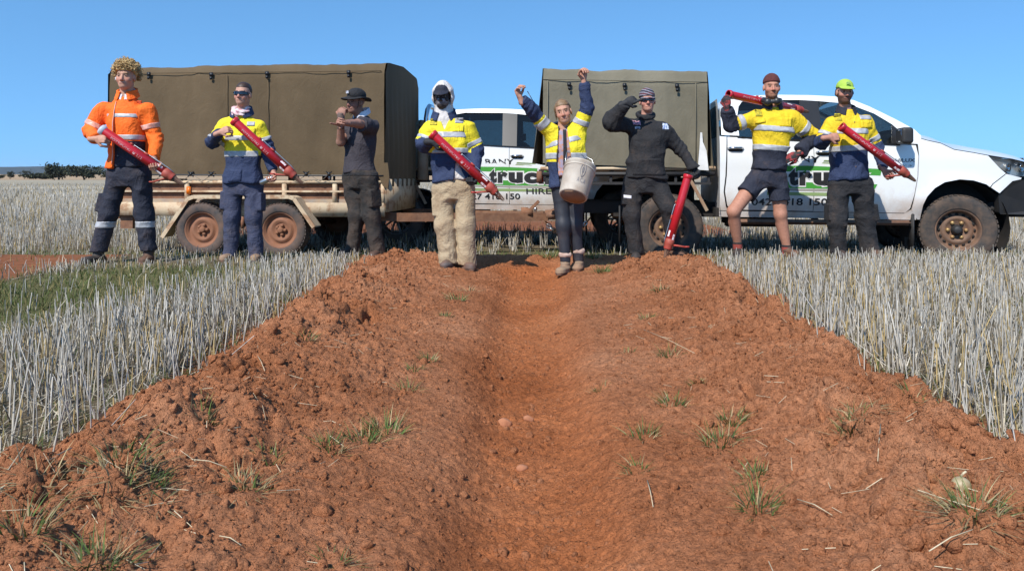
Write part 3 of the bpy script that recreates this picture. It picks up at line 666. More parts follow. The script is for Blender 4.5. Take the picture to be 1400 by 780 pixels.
M_CANV_T = pm('brown_canvas', (.122, .083, .043), (.092, .062, .031), 1.4, .95, crease=.16, stretch=(1, 1, .35), bump=.3, bscale=240, dust=-.42, dz=(.55, 1.25, .75), dscale=3, dustc=(.24, .115, .055))
M_CANV_U = pm('olive_canvas', (.182, .162, .115), (.136, .120, .082), 1.4, .95, crease=.16, stretch=(1, 1, .35), bump=.3, bscale=240, dust=-.4, dz=(1.0, 1.35, .45), dscale=3, dustc=(.24, .15, .09))
M_CREAM = pm('chipped_cream_paint', (.56, .44, .29), (.34, .20, .11), 9, .7, lo=.5, hi=.62, dust=.12, dscale=6, dustc=(.33, .17, .09))
M_RUST = pm('rusty_steel', (.22, .115, .065), (.13, .06, .035), 14, .85, dust=.15, bump=.3)
M_BLKP = pm('matt_black_plastic', (.016, .016, .017), (.024, .022, .021), 10, .6, dust=-.2, dscale=5)
M_BELT = pm('black_trim', (.012, .012, .013), None, 8, .35)
M_GLASS = glassmat('car_glass', (.42, .47, .47), .42)
M_LAMP = glassmat('lamp_glass', (.93, .94, .94), .12)
M_CHROME = pm('chrome', (.62, .63, .64), (.5, .5, .52), 12, .15, metal=1.0, dust=-.3)
M_GRN = pm('green_vinyl', (.055, .30, .035), (.05, .27, .03), 6, .5, dust=-.35, dscale=5, dustc=(.3, .25, .12))
M_GRN2 = pm('pale_green_vinyl', (.22, .33, .12), (.26, .32, .15), 6, .55, dust=-.2, dscale=5, dustc=(.4, .3, .2))
M_GREYV = pm('grey_vinyl', (.30, .29, .26), (.36, .32, .27), 6, .55)
M_BLKV = pm('black_vinyl', (.012, .012, .013), (.02, .018, .018), 9, .5)
M_WHTV = pm('white_vinyl', (.76, .75, .73), None, 9, .5)
M_SEAT = pm('seat_fabric', (.035, .035, .038), (.05, .05, .05), 20, .9)
M_REDL = pm('red_lens', (.42, .02, .012), (.35, .02, .01), 20, .25)
M_ORGL = pm('orange_lens', (.75, .17, .01), None, 20, .3)
M_TAN = pm('tan_metal', (.33, .235, .15), (.24, .15, .09), 8, .6, dust=.1)

def inpoly(P_, poly):
    x, y = P_[:, 0], P_[:, 1]; c = np.zeros(len(P_), bool); n = len(poly)
    for i in range(n):
        x1, y1 = poly[i]; x2, y2 = poly[(i + 1) % n]; m = ((y1 > y) != (y2 > y)) & (x < (x2 - x1) * (y - y1) / (y2 - y1 + 1e-12) + x1); c ^= m
    return c
def tri_poly(poly, grid):
    B = []; n = len(poly)
    for i in range(n):
        a, b = np.array(poly[i], float), np.array(poly[(i + 1) % n], float); k = max(1, int(np.linalg.norm(b - a) / grid))
        B += [lerp(a, b, j / k) for j in range(k)]
    B = np.array(B); lo, hi = B.min(0), B.max(0); g = np.stack(np.meshgrid(np.arange(lo[0], hi[0], grid), np.arange(lo[1], hi[1], grid), indexing='ij'), -1).reshape(-1, 2)
    g = g[inpoly(g, B)] if len(g) else g
    if len(g): g = g[(np.linalg.norm(g[:, None] - B[None], axis=2).min(1) > grid * .45)]
    nb = len(B); allp = [Vector(p) for p in np.concatenate([B, g])] if len(g) else [Vector(p) for p in B]
    r_ = delaunay_2d_cdt(allp, [(i, (i + 1) % nb) for i in range(nb)], [list(range(nb))], 1, 1e-6)
    return np.array([v[:] for v in r_[0]]), [list(f) for f in r_[2]], nb
def panel(mb, poly, surf, grid=.09, thick=.018, m=0, back=None):
    """skin panel: 2-D outline (x, z) laid on surf(x, z) -> 3-D points, with a turned-in rim"""
    V2, T, nb = tri_poly(poly, grid); V3 = surf(V2[:, 0], V2[:, 1]); mb.add(V3, T, m, True)
    rim = V3[:nb]; inn = np.array([0, thick if V3[:, 1].mean() < 0 else -thick, 0]); V = list(rim) + list(rim + inn); mb.add(V, [[i, (i + 1) % nb, nb + (i + 1) % nb, nb + i] for i in range(nb)], m, False)
def tubeline(mb, pts, r, m=0, n=8): mb.tube(pts, r, n, m)
# side plane of the near car: traced outline to metres in the car's own frame (x forward from the rear axle, z up from the ground)
UA, UH, UG = np.array((1.767, 8.63)), np.array((.9916, -.1264)), -.15
def tr(px, py, inset=0.0):
    n_ = np.array((.1264, .9916)); a = UA + n_ * inset; k = (px - 700) / F
    s_ = (a[1] * k - a[0]) / (UH[0] - UH[1] * k); d = a[1] + UH[1] * s_
    return np.array((s_, CH - (py - 243) * d / F - UG))
def TL(L, ins=0.0): return [tuple(tr(x, y, ins)) for x, y in L]
HW = .93
def inset(x, z):
    x = np.asarray(x, float); z = np.asarray(z, float)
    i = np.where(z < 1.36, .010 + .09 * (z - 1.05) ** 2, .019 + (z - 1.36) * .42 + .10 * np.maximum(0, z - 1.6) ** 2)
    i = i + .045 * sstep(.72, .45, z) + .28 * np.maximum(0, (x - 3.42) / .75) ** 2.0
    i = i - .012 * np.exp(-((z - 1.16) / .035) ** 2)      # shoulder crease
    for wx in (0, 3.085): i = i - .018 * np.exp(-((np.hypot(x - wx, z - .40) - .50) / .05) ** 2)
    return i
def side(sg, off=0.0): return lambda x, z: np.stack([np.asarray(x, float), sg * (HW - inset(x, z) + off), np.asarray(z, float)], 1)
def make_wheel(parent, loc, r, wdt, rim_r, side_, style, name='wheel'):
    """side_ = -1: outer face looks towards -y"""
    w_ = empty(name, loc); w_.parent = parent; ax = np.array((0, side_, 0.)); h = wdt / 2
    b = MB(); pr = [(rim_r, -h * .8), (rim_r + .02, -h * .95), (r * .80, -h), (r * .93, -h * .97), (r * .975, -h * .85), (r * .985, -h * .4), (r * .985, h * .4), (r * .975, h * .85), (r * .93, h * .97), (r * .80, h * 1.0), (rim_r + .022, h * .96), (rim_r + .008, h * .90), (rim_r, h * .72)]
    b.lathe(pr, (0, 0, 0), ax, 56)
    n = 46
    for i in range(n):
        for k, yy in enumerate((-.74, -.25, .25, .74)):
            a = 2 * math.pi * (i + .5 * (k % 2)) / n; Mx = np.column_stack([(-math.sin(a), 0, math.cos(a)), (0, 1, 0), (math.cos(a), 0, math.sin(a))])
            b.box((math.cos(a) * r * .985, yy * h, math.sin(a) * r * .985), (2 * math.pi * r / n * .66, h * .40, r * .032), Mx)
    b.build('tyre', M_TYRE_T if style == 'trailer' else M_TYRE, w_)
    b = MB()
    if style == 'trailer': pr = [(rim_r, -h * .7), (rim_r, h * .72), (rim_r + .012, h * .80), (rim_r + .010, h * .86), (rim_r - .008, h * .80), (rim_r - .022, h * .35), (rim_r * .72, h * .30), (rim_r * .66, h * .52), (rim_r * .52, h * .56), (rim_r * .42, h * .30), (rim_r * .34, h * .30), (0, h * .30)]
    else: pr = [(rim_r, -h * .7), (rim_r, h * .70), (rim_r + .010, h * .80), (rim_r + .008, h * .86), (rim_r - .010, h * .80), (rim_r - .022, h * .30), (rim_r * .82, h * .10), (rim_r * .70, h * .30), (rim_r * .60, h * .42), (rim_r * .50, h * .30), (rim_r * .42, h * .16), (0, h * .16)]
    if style != 'alloy': b.lathe(pr, (0, 0, 0), ax, 44)
    else:
        b.lathe(pr[:6] + [(rim_r - .03, -h * .2)], (0, 0, 0), ax, 44)
        for i in range(10):
            a = 2 * math.pi * i / 10; d_ = np.array((math.cos(a), 0, math.sin(a))); b.bar(d_ * .05 + ax * h * .4, d_ * (rim_r - .012) + ax * h * .55, .026, .03, ax)
    b.build('rim', {'trailer': M_RIM_T, 'steel': M_RIM, 'alloy': M_ALLOY}[style], w_)
    if style == 'steel':
        b = MB()
        for i in range(16):
            a = 2 * math.pi * i / 16; c = np.array((math.cos(a), 0, math.sin(a))) * rim_r * .765 + ax * (h * .22); b.lathe([(0, .004), (.017, .004), (.017, -.01)], c, ax, 10)
        b.build('dark_vent_disc', M_DARKU, w_, kind='stuff')  # dark discs on the rim stand for the shade inside open vent holes
    nn_ = 6 if style == 'steel' else 5; rc = rim_r * (.40 if style == 'steel' else .26)
    for i in range(nn_):
        a = 2 * math.pi * i / nn_; b = MB(); b.lathe([(.021, 0), (.021, .026), (.015, .036), (0, .036)], np.array((math.cos(a), 0, math.sin(a))) * rc + ax * h * .15 * (1 if style == 'steel' else 2), ax, 8); b.build('wheel_nut', M_GOLD if style == 'steel' else M_RIM_T, w_)
    b = MB(); hr = .048 if style != 'trailer' else .040; b.lathe([(hr * 1.25, h * .14), (hr * 1.2, h * .35), (hr, h * .45), (hr * .9, h * .72), (hr * .5, h * .80), (0, h * .80)], (0, 0, 0), ax, 20); b.build('hub', M_BLKP if style == 'steel' else M_RIM_T, w_)
    return w_
def lay_text(off, txt, pxbox, mat, parent, bold=0.0, name='lettering', ex=0.0):
    x0, y0, x1, y1 = pxbox; a = tr(x0, y1); b_ = tr(x1, y0); V2, Fs, _ = text_mesh(txt, bold)
    x = a[0] - ex + (b_[0] - a[0] + 2 * ex) * V2[:, 0]; z = lerp(tr(x0, y1)[1], tr(x1, y1)[1], V2[:, 0]) - ex + (b_[1] - a[1] + 2 * ex) * V2[:, 1] * 1.0
    b = MB(); b.add(side(-1, off)(x, z), Fs); return b.build(name, mat, parent)
def stripe(parent, pts, mat, off, name='stripe'):
    b = MB(); V2, T, nb = tri_poly(TL(pts), .12); b.add(side(-1, off)(V2[:, 0], V2[:, 1]), T, 0, True); return b.build(name, mat, parent)
def canvas(x0, x1, sec0, sec1, nx=70, nc=90, sag=.012, seed=1, bows=4):
    """draped cover: cross-section polyline (y, z) swept from x0 to x1, sagging between the bows"""
    def samp(sec):
        S = np.array(sec, float); L = np.r_[0, np.cumsum(np.linalg.norm(np.diff(S, axis=0), axis=1))]; t = np.linspace(0, L[-1], nc)
        return np.stack([np.interp(t, L, S[:, 0]), np.interp(t, L, S[:, 1])], 1)
    A, B = samp(sec0), samp(sec1); V = np.zeros((nx, nc, 3))
    for i in range(nx):
        t = i / (nx - 1); C = lerp(A, B, t); V[i, :, 0] = lerp(x0, x1, t); V[i, :, 1:] = C
        tn = np.gradient(C, axis=0); nn = np.stack([tn[:, 1], -tn[:, 0]], 1); nn /= np.linalg.norm(nn, axis=1)[:, None] + 1e-9
        ct = C.mean(0); sg = np.sign(((C - ct) * nn).sum(1))[:, None]
        s_ = -sag * abs(math.sin(math.pi * t * bows)) ** .7; x = np.full(nc, V[i, 0, 0])
        w_ = s_ + .020 * fbm2(x * 2.2 + C[:, 1] * 1.2, C[:, 1] * 2.6 + C[:, 0], seed, 3) + .013 * fbm2(x * 9 + 4 * C[:, 1], C[:, 1] * 3 - 3 * x, seed + 5, 3)
        V[i, :, 1:] += nn * sg * w_[:, None]
    ii = (np.arange(nx - 1)[:, None] * nc + np.arange(nc - 1)[None]).ravel(); return V.reshape(-1, 3), np.stack([ii, ii + nc, ii + nc + 1, ii + 1], 1)
def toggle(parent, p, name='buckle'):
    b = MB(); b.box(p, (.045, .022, .05), None, 0, .006); b.box(p + np.array((.002, -.012, -.045)), (.030, .018, .04), None, 0, .006); b.build(name, M_BPL, parent)

def make_ute(style='steel', canopy='tall'):
    root = empty('utility_truck', (0, 0, 0))
    for sg in (-1, 1):
        S = side(sg)
        def part(name, L, mat=M_WHITE, grid=.08, ins=0.0, surf=None, thick=.018): b = MB(); panel(b, TL(L, ins), surf or S, grid, thick); return b.build(name, mat, root)
        rd = part('rear_door', [(995.2, 187), (1112.6, 192.5), (1112.8, 288.9), (1001, 286.5), (995, 281), (991.5, 262), (994, 240)])
        fd = part('front_door', [(1113.5, 192.5), (1252.8, 198.5), (1255.8, 213), (1254.8, 241), (1250.8, 266), (1246, 285), (1240, 291.4), (1113.7, 289.4)])
        part('cab_corner', [(984.5, 186), (994, 186.7), (992, 240), (989.5, 262), (993, 282), (996, 288), (984.5, 287.5)])
        part('sill', [(984.5, 288.6), (1116, 290.2), (1239, 292.3), (1247, 287), (1256, 296.5), (1256, 301), (984.5, 296.5)])
        part('front_fender', [(1256, 199), (1254.5, 188), (1270, 192.5), (1287, 196.2), (1305, 204.8), (1331, 209), (1351, 212.8), (1366.5, 229), (1376, 237), (1357.5, 251), (1353.5, 255.5), (1349, 252), (1331, 246.5), (1312, 245), (1291.5, 249), (1278, 257), (1268, 268), (1263, 280), (1261.5, 300.5), (1258, 300.5), (1248, 288), (1252, 266), (1256, 241), (1257, 213)], grid=.07)
        part('bumper_corner', [(1359, 251.8), (1377.5, 237.8), (1400, 243), (1399, 245), (1386, 247.5), (1367, 264), (1355.5, 256.5)])
        part('rear_pillar', [(985, 185), (985.5, 160), (990, 140), (1000, 132), (1016, 130), (1016, 138), (1011, 145), (1008, 160), (1009, 186)], ins=.12)
        part('roof_rail', [(1016.5, 130), (1060, 128), (1110, 128.5), (1145, 130.5), (1171, 136), (1191, 145), (1222, 162), (1247, 177), (1255, 186), (1254, 197.5), (1231, 196.5), (1229, 181), (1218, 170), (1196, 155), (1172, 145), (1148, 139.5), (1121, 137), (1096, 135.5), (1030, 135.5), (1016.5, 138)], ins=.12)
        G = lambda x, z: S(x, z) - np.array((0, sg * .016, 0))
        part('rear_window', [(1009, 187), (1008, 160), (1011, 145), (1016, 138), (1030, 135.5), (1097, 135.5), (1098, 192)], M_GLASS, .15, .12, G, .003)
        part('front_window', [(1121, 193), (1121, 137), (1148, 139.5), (1172, 145), (1196, 155), (1218, 170), (1229, 181), (1231, 197)], M_GLASS, .15, .12, G, .003)
        part('door_pillar', [(1096, 135.6), (1121.5, 137), (1122, 192.6), (1097, 191.6)], M_BELT, .1, .12, lambda x, z: S(x, z) - np.array((0, sg * .006, 0)))
        part('wing_pillar', [(1219, 171), (1231, 182), (1231, 197), (1216, 196.5)], M_BELT, .1, .1, lambda x, z: S(x, z) - np.array((0, sg * .004, 0)))
        b = MB(); L = [tr(x, y) for x, y in [(1009, 187.5), (1098, 192), (1160, 194.8), (1231, 198)]]
        for i in range(3): p0 = S(*[np.array([v]) for v in L[i]])[0]; p1 = S(*[np.array([v]) for v in L[i + 1]])[0]; b.bar(p0, p1, .016, .018)
        b.build('window_trim', M_BELT, root)
        # door handles
        for dr, cx, cy in ((rd, 1006, 203), (fd, 1127, 208.5)):
            q = tr(cx, cy); p = S(np.array([q[0]]), np.array([q[1]]))[0]; b = MB(); b.box(p + (0, sg * .004, -.006), (.15, .01, .05), None, 0, .004); b.build('handle_recess', M_BLKP, dr)
            b = MB(); b.tube([p + (-.085, sg * .006, 0), p + (-.06, sg * .032, .006), p + (.05, sg * .034, .006), p + (.082, sg * .008, 0)], [.011, .013, .013, .010], 8); b.build('handle', M_CHROME, dr)
        # mirror
        q = tr(1233, 186); p = S(np.array([q[0]]), np.array([q[1]]))[0]; c = p + (-.02, sg * .165, -.005); b = MB()
        f = lambda P_: s_box(P_, c, (.062 - .02 * (P_[:, 2] < c[2] - .07), .105, .088), None, .034) if False else s_box(P_, c, (.062, .105, .088), None, .034); V, Q = sdf_mesh(f, c - .15, c + .15, .010); b.add(V, Q.tolist(), 0, True); b.bar(p + (0, 0, -.06), c + (0, 0, -.07), .05, .03); mo = b.build('mirror', M_BLKP, root)
        b = MB(); b.box(c + (-.0595, 0, .0), (.004, .16, .13), None, 0, .001); b.build('mirror_glass', M_CHROME, mo)
        # headlight
        b = MB(); panel(b, TL([(1353, 213.2), (1400, 220), (1432, 228), (1430, 240), (1401, 241.8), (1386, 239.5), (1368.5, 228)]), S, .05, .05); hl = b.build('headlight', M_LAMP, root)
        b = MB(); panel(b, TL([(1354, 213.6), (1400, 220.4), (1430, 228), (1428, 239.5), (1401, 241.2), (1386, 239), (1369, 228)]), lambda x, z: S(x, z) - np.array((0, sg * .05, 0)), .06, .01); b.build('lamp_bowl', pm('lamp_bowl_grey', (.62, .62, .60), (.20, .21, .22), 6, .25, metal=.7, lo=.5, hi=.62), hl)
        for px_, r_ in ((1381, .045), (1402, .05)):
            q = tr(px_, 229); p = S(np.array([q[0]]), np.array([q[1]]))[0] - np.array((0, sg * .03, 0)); b = MB(); b.lathe([(0, -.02), (r_ * .6, -.012), (r_, .01), (r_ * .96, .012), (r_ * .5, -.002), (0, -.008)], p, (.6, sg * .8, 0), 18); b.build('reflector', M_CHROME, hl)
        # wheel arch liner, mud flap, side step
        b = MB(); b.lathe([(.51, -.34), (.51, -.02)], (3.085, sg * .90, .41), (0, sg, 0), 24, a0=0, a1=2 * math.pi); b.build('arch_liner', M_DARKU, root)
        b = MB(); b.box((2.60, sg * .80, .36), (.02, .24, .40), None, 0, .006); b.build('mud_flap', M_BLKP, root)
        b = MB(); L = [tr(1000, 303), tr(1246, 309)]; b.box(((L[0][0] + L[1][0]) / 2, sg * .88, L[0][1]), (L[1][0] - L[0][0], .13, .055), None, 0, .02)
        for t in (.15, .5, .85): b.bar((lerp(L[0][0], L[1][0], t), sg * .85, L[0][1]), (lerp(L[0][0], L[1][0], t), sg * .5, L[0][1] + .06), .04, .04)
        b.build('side_step', pm('dusty_step', (.05, .04, .035), (.12, .075, .05), 9, .7, dust=.3) if sg < 0 else M_DARKU, root)
        for wx in (0, 3.085): make_wheel(root, (wx, sg * .79, .384), .384, .235, .220, sg, style).rotation_euler = (0, 0, R(-11) if wx > 1 and style == 'steel' else 0)
    # roof, windscreen, bonnet
    def cross(Lp, ins, crown, bulge=0.0, ny=17, m=None):
        rows = []
        for px_, py_ in Lp:
            x, z = tr(px_, py_, ins); yh = HW - float(inset(x, z)); yy = np.linspace(-1, 1, ny)
            rows.append(np.stack([x + bulge * (1 - yy ** 2), yy * yh, z + crown * (1 - np.abs(yy) ** 2.4)], 1))
        V = np.concatenate(rows); Fs = [[i * ny + j, (i + 1) * ny + j, (i + 1) * ny + j + 1, i * ny + j + 1] for i in range(len(Lp) - 1) for j in range(ny - 1)]; return V, Fs
    b = MB(); b.add(*cross([(985.5, 165), (987, 150), (990, 141), (1000, 133), (1016, 130.5), (1040, 129), (1075, 128.4), (1110, 129), (1145, 131), (1165, 135)], .12, .045), 0, True); b.build('roof', M_WHITE, root)
    b = MB(); b.add(*cross([(1166, 135), (1180, 140.5), (1200, 150), (1222, 162), (1240, 173.5), (1254, 183.5)], .12, .02, .10), 0, True); b.build('windscreen', M_GLASS, root)
    b = MB(); b.add(*cross([(1254.5, 187), (1270, 191.5), (1287, 195.2), (1305, 203.8), (1331, 208), (1351, 211.8), (1385, 217), (1410, 222), (1425, 230)], 0.0, .128), 0, True); b.build('bonnet', M_WHITE, root)
    b = MB(); b.add([(tr(985, 186)[0], y, z) for y, z in ((-.90, .55), (.90, .55), (.90, 1.36), (.66, 1.86), (-.66, 1.86), (-.90, 1.36))], [[0, 1, 2, 3, 4, 5]]); b.build('cab_back', M_WHITE, root)
    b = MB(); xr = tr(984.4, 160)[0]; b.box((xr, 0, 1.60), (.01, 1.15, .36), None, 0, .004); b.build('rear_glass', M_GLASS, root)
    xf = tr(1425, 235)[0]
    b = MB(); b.box((xf - .02, 0, 1.02), (.08, 1.15, .30), None, 0, .02)
    for k in range(4): b.box((xf + .025, 0, .92 + .07 * k), (.03, 1.1, .025), None, 0, .006)
    b.build('grille', M_BLKP, root)
    # steel bull bar
    b = MB(); pl = [tr(1367, 265), tr(1386, 248.5), tr(1404, 246), (xf + .16, tr(1404, 246)[1]), (xf + .18, .62), (xf + .05, .55), tr(1372, 293), tr(1368, 290)]; x_ = [p[0] for p in pl]
    for sg in (-1, 1):
        yo = [.90, .90, .86, .70, .70, .78, .86, .90]; b.poly([(p[0], sg * y, p[1]) for p, y in zip(pl, yo)], (0, -sg * .10, 0))
    b.box((xf + .12, 0, .80), (.12, 1.42, .28), None, 0, .03); b.box((xf - .2, 0, .62), (.5, 1.5, .12), None, 0, .03); b.build('bull_bar', M_BLKP, root)
        # floor, chassis, interior
    b = MB(); b.box((1.7, 0, .56), (2.35, 1.62, .10)); b.box((3.05, 0, .80), (1.1, 1.05, .45)); 
    for sg in (-1, 1): b.bar((-1.1, sg * .42, .60), (4.0, sg * .42, .58), .09, .14); b.bar((-.62, sg * .52, .52), (.62, sg * .52, .52), .07, .05)
    b.build('chassis', M_DARKU, root)
    b = MB(); b.tube([(0, -.70, .40), (0, .70, .40)], .055, 10); b.lathe([(.0, -.14), (.10, -.11), (.14, 0), (.10, .11), (0, .14)], (0, 0, .40), (0, 1, 0), 16); b.tube([(3.085, -.70, .40), (3.085, .70, .40)], .045, 10); b.build('axle', M_RUST, root)
    b = MB(); b.tube([(.3, .55, .55), (-.4, .6, .56), (-1.2, .6, .5)], .03, 8); b.lathe([(0, -.3), (.09, -.28), (.09, .28), (0, .3)], (-.35, .3, .52), (1, 0, 0), 16); b.build('exhaust', M_RUST, root)
    b = MB(); b.box((.95, -.52, .52), (.62, .30, .26), None, 0, .04); b.build('fuel_tank', M_DARKU, root)
    for x0, y0 in ((1.05, -.38), (1.05, .38), (1.95, -.38), (1.95, .38)):
        b = MB(); b.box((x0 + .06, y0, .86), (.50, .50, .16), None, 0, .05); b.box((x0 - .20, y0, 1.18), (.14, .48, .58), np.array(Euler((0, R(-12), 0)).to_matrix()), 0, .05); b.box((x0 - .28, y0, 1.55), (.10, .24, .18), None, 0, .04); b.build('seat', M_SEAT, root)
    b = MB(); b.box((2.55, 0, 1.15), (.42, 1.56, .30), None, 0, .07); b.build('dashboard', M_BELT, root)
    b = MB(); a = np.linspace(0, 2 * math.pi, 25); b.tube([np.array((2.22, -.38, 1.25)) + .18 * (math.cos(t) * np.array((0, 1, 0)) + math.sin(t) * np.array((-.35, 0, .93))) for t in a], .014, 6, caps=False); b.bar((2.22, -.55, 1.25), (2.22, -.21, 1.25), .03, .03); b.build('steering_wheel', M_BELT, root)
    # lettering and stripes on the near side doors
    e = .0022
    stripe(root, [(1046, 224), (1206, 231), (1204, 240), (1048, 233)], M_GRN, e); stripe(root, [(1048, 247.5), (1200, 252), (1196, 259), (1049, 256.5)], M_GRN, e)
    stripe(root, [(1049, 257.2), (1195, 259.8), (1193, 263), (1049, 260)], M_GREYV, e); stripe(root, [(1049, 262), (1192, 264.4), (1189, 269), (1049, 266.5)], M_GRN2, e)
    stripe(root, [(1127, 218.8), (1160, 220.3), (1159, 222.3), (1125.5, 221)], M_GRN2, e); stripe(root, [(1125, 222), (1159, 223.4), (1158, 225.6), (1123, 224.2)], M_GRN2, e)
    lay_text(e, 'ALBANY', (1047, 213, 1121, 222.3), M_BLKV, root, .015)
    for ch, x0, x1, y0, y1 in (('t', 1078, 1091.5, 230, 253.5), ('r', 1093, 1110.5, 235, 253.5), ('u', 1112, 1137, 235.5, 254), ('c', 1139, 1163, 236, 254.5), ('k', 1165, 1192, 231, 255)):
        lay_text(e * 1.9, ch, (x0, y0, x1, y1), M_WHTV, root, .10, ex=.018, name='letter_outline'); lay_text(e * 2.8, ch, (x0, y0, x1, y1), M_BLKV, root, .07)
    lay_text(e * 2, 'HIRE', (1143, 263, 1187, 272), M_BLKV, root, .012); lay_text(e * 2, '0427 418 150', (1028, 271.5, 1132, 280.8), M_BLKV, root, .014)
    lay_text(e, 'HILUX', (1224, 216.5, 1251, 221.5), pm('grey_badge', (.10, .12, .14), None, 9, .4), root, .02); lay_text(e, '2.8 D-4D', (1226, 223, 1248, 226.8), M_BLKV, root, .015)
    # tray
    xb, xa = tr(738, 232)[0], tr(980, 232)[0]; zt = tr(850, 230)[1]; xm = (xa + xb) / 2; lx = xa - xb
    b = MB(); b.box((xm, 0, zt), (lx, 1.74, .045), None, 0, .008); b.build('tray_deck', M_CREAM, root)
    for sg in (-1, 1):
        b = MB(); b.box((xm, sg * .86, zt - .065), (lx - .02, .035, .05), None, 0, .006); b.build('tray_rail', M_BLKP, root)
        b = MB(); b.box((xm, sg * .84, zt - .17), (lx - .1, .025, .03)); 
        for t in np.linspace(.04, .96, 6): b.box((xb + lx * t, sg * .84, zt - .12), (.03, .03, .1))
        b.build('rope_rail', M_BLKP, root)
        b = MB(); b.box((xb - .005, sg * .72, zt - .12), (.05, .22, .10), None, 0, .01); tl = b.build('tail_lamp', M_REDL, root); b = MB(); b.box((xb - .01, sg * .88, zt - .10), (.06, .02, .14), None, 0, .004); b.build('lamp_guard', M_RUST, root)
        b = MB(); b.box((-.55, sg * .74, .42), (.02, .28, .42), None, 0, .006); b.build('mud_flap', M_BLKP, root)
        b = MB(); b.bar((xa - .28, sg * .88, .92), (xa - .10, sg * .88, .58), .02, .035); b.build('stay', M_TAN, root)
    b = MB()
    for t in np.linspace(.06, .94, 6): b.box((xb + lx * t, 0, zt - .055), (.05, 1.6, .06))
    b.build('tray_bearer', M_DARKU, root)
    b = MB(); b.box((xb + .1, 0, .50), (.12, 1.1, .10), None, 0, .02); b.box((xb - .02, 0, .46), (.28, .07, .07)); b.build('tow_bar', M_RUST, root); b = MB(); b.lathe([(0, 0), (.014, 0), (.014, .04), (.026, .055), (.020, .085), (0, .09)], (xb - .14, 0, .49), (0, 0, 1), 14); b.build('tow_ball', M_STEEL, root)
    if canopy == 'tall':
        z1a, z1b = tr(741, 108)[1], tr(968, 112)[1]; z2a, z2b = tr(744, 91, .1)[1], tr(968, 95.5, .1)[1]; zb0, zb1 = tr(731, 223)[1], tr(966, 230.5)[1]; x0, x1 = tr(742, 150)[0], tr(968, 150)[0]
    else: x0, x1 = tr(742, 150)[0], tr(955, 150)[0]; zb0 = zb1 = tr(850, 228)[1]; z1a = z1b = 1.66; z2a = z2b = 1.74
    sec = lambda zb, z1, z2: [(-.90, zb), (-.89, (zb + z1) / 2), (-.875, z1 - .02), (-.865, z1), (-.80, z2 - .015), (-.72, z2), (0, z2 + .03), (.72, z2), (.80, z2 - .015), (.865, z1), (.89, (zb + z1) / 2), (.90, zb)]
    V, Q = canvas(x0, x1, sec(zb0, z1a, z2a), sec(zb1, z1b, z2b)); cv = link('canvas_cover', mesh_np('canvas_cover', V, Q, True, [M_CANV_U]), root)
    b = MB()
    for t in np.linspace(.02, .98, 4):
        x = lerp(x0, x1, t); b.tube([(x, -.82, zt + .02), (x, -.82, lerp(z1a, z1b, t) - .08), (x, -.70, lerp(z2a, z2b, t) - .07), (x, .70, lerp(z2a, z2b, t) - .07), (x, .82, lerp(z1a, z1b, t) - .08), (x, .82, zt + .02)], .016, 8)
    b.build('canopy_frame', M_STEEL, root)
    for xx, S_, sgx in ((x0, sec(zb0, z1a, z2a), -1), (x1, sec(zb1, z1b, z2b), 1)):
        Y = np.linspace(-1, 1, 41); Zt = np.linspace(0, 1, 30); Vv = []
        for a_ in Y:
            top = np.interp(a_ * .88, [-.88, -.80, -.72, 0, .72, .80, .88], [S_[3][1], S_[4][1], S_[5][1], S_[6][1], S_[5][1], S_[4][1], S_[3][1]])
            for t in Zt: z = lerp(S_[0][1], top - .004, t); Vv.append((xx + sgx * (.012 + .014 * math.sin(a_ * 17 + 2 * math.sin(z * 3)) * (1 - t) + .10 * (1 - t) * (1 if sgx < 0 else .4)), a_ * (.888 if t < .9 else .875), z))
        b = MB(); b.add(Vv, [[i * 30 + j, (i + 1) * 30 + j, (i + 1) * 30 + j + 1, i * 30 + j + 1] for i in range(40) for j in range(29)], 0, True); b.build('end_flap', M_CANV_U, root)
    for px_, py_ in ((778, 115), (854, 116), (926, 117)):
        q = tr(px_, py_); toggle(root, np.array((q[0], -.895 if canopy == 'tall' else -.905, q[1] if canopy == 'tall' else 1.58)))
    for k in range(2):      # seams standing proud of the cloth
        t = (.03, .93)[k]; x = lerp(x0, x1, t); zz0, zz1 = lerp(zb0, zb1, t), lerp(z1a, z1b, t); b = MB(); b.tube([(x, -.905, zz0 + .01), (x, -.902, (zz0 + zz1) / 2), (x, -.885, zz1 - .01)], .006, 5); b.build('canvas_seam', M_CANV_U, cv)
    b = MB(); b.tube([(lerp(x0, x1, t), -.882 if t not in (0, 1) else -.87, lerp(z1a, z1b, t) + .004) for t in np.linspace(0, 1, 12)], .006, 5); b.build('canvas_seam', M_CANV_U, cv)
    return root
ute = make_ute()
tag(ute, 'white dual cab truck in front with tall olive canvas canopy and muddy wheels', 'truck')
loc = UA + np.array((.1264, .9916)) * HW; ute.location = (loc[0], loc[1], UG); ute.rotation_euler = (0, 0, math.atan2(UH[1], UH[0]))
# flat white patch added for the gap at the canopy's lower front corner
b = MB(); b.poly([(x, -.925, z) for x, z in TL([(957.5, 181), (960, 181), (961, 194), (966, 206), (969, 233), (954, 232), (956.5, 202)])], (0, .01, 0)); b.build('white_patch', pm('white_patch', (.72, .72, .70), None, 8, .9), ute)
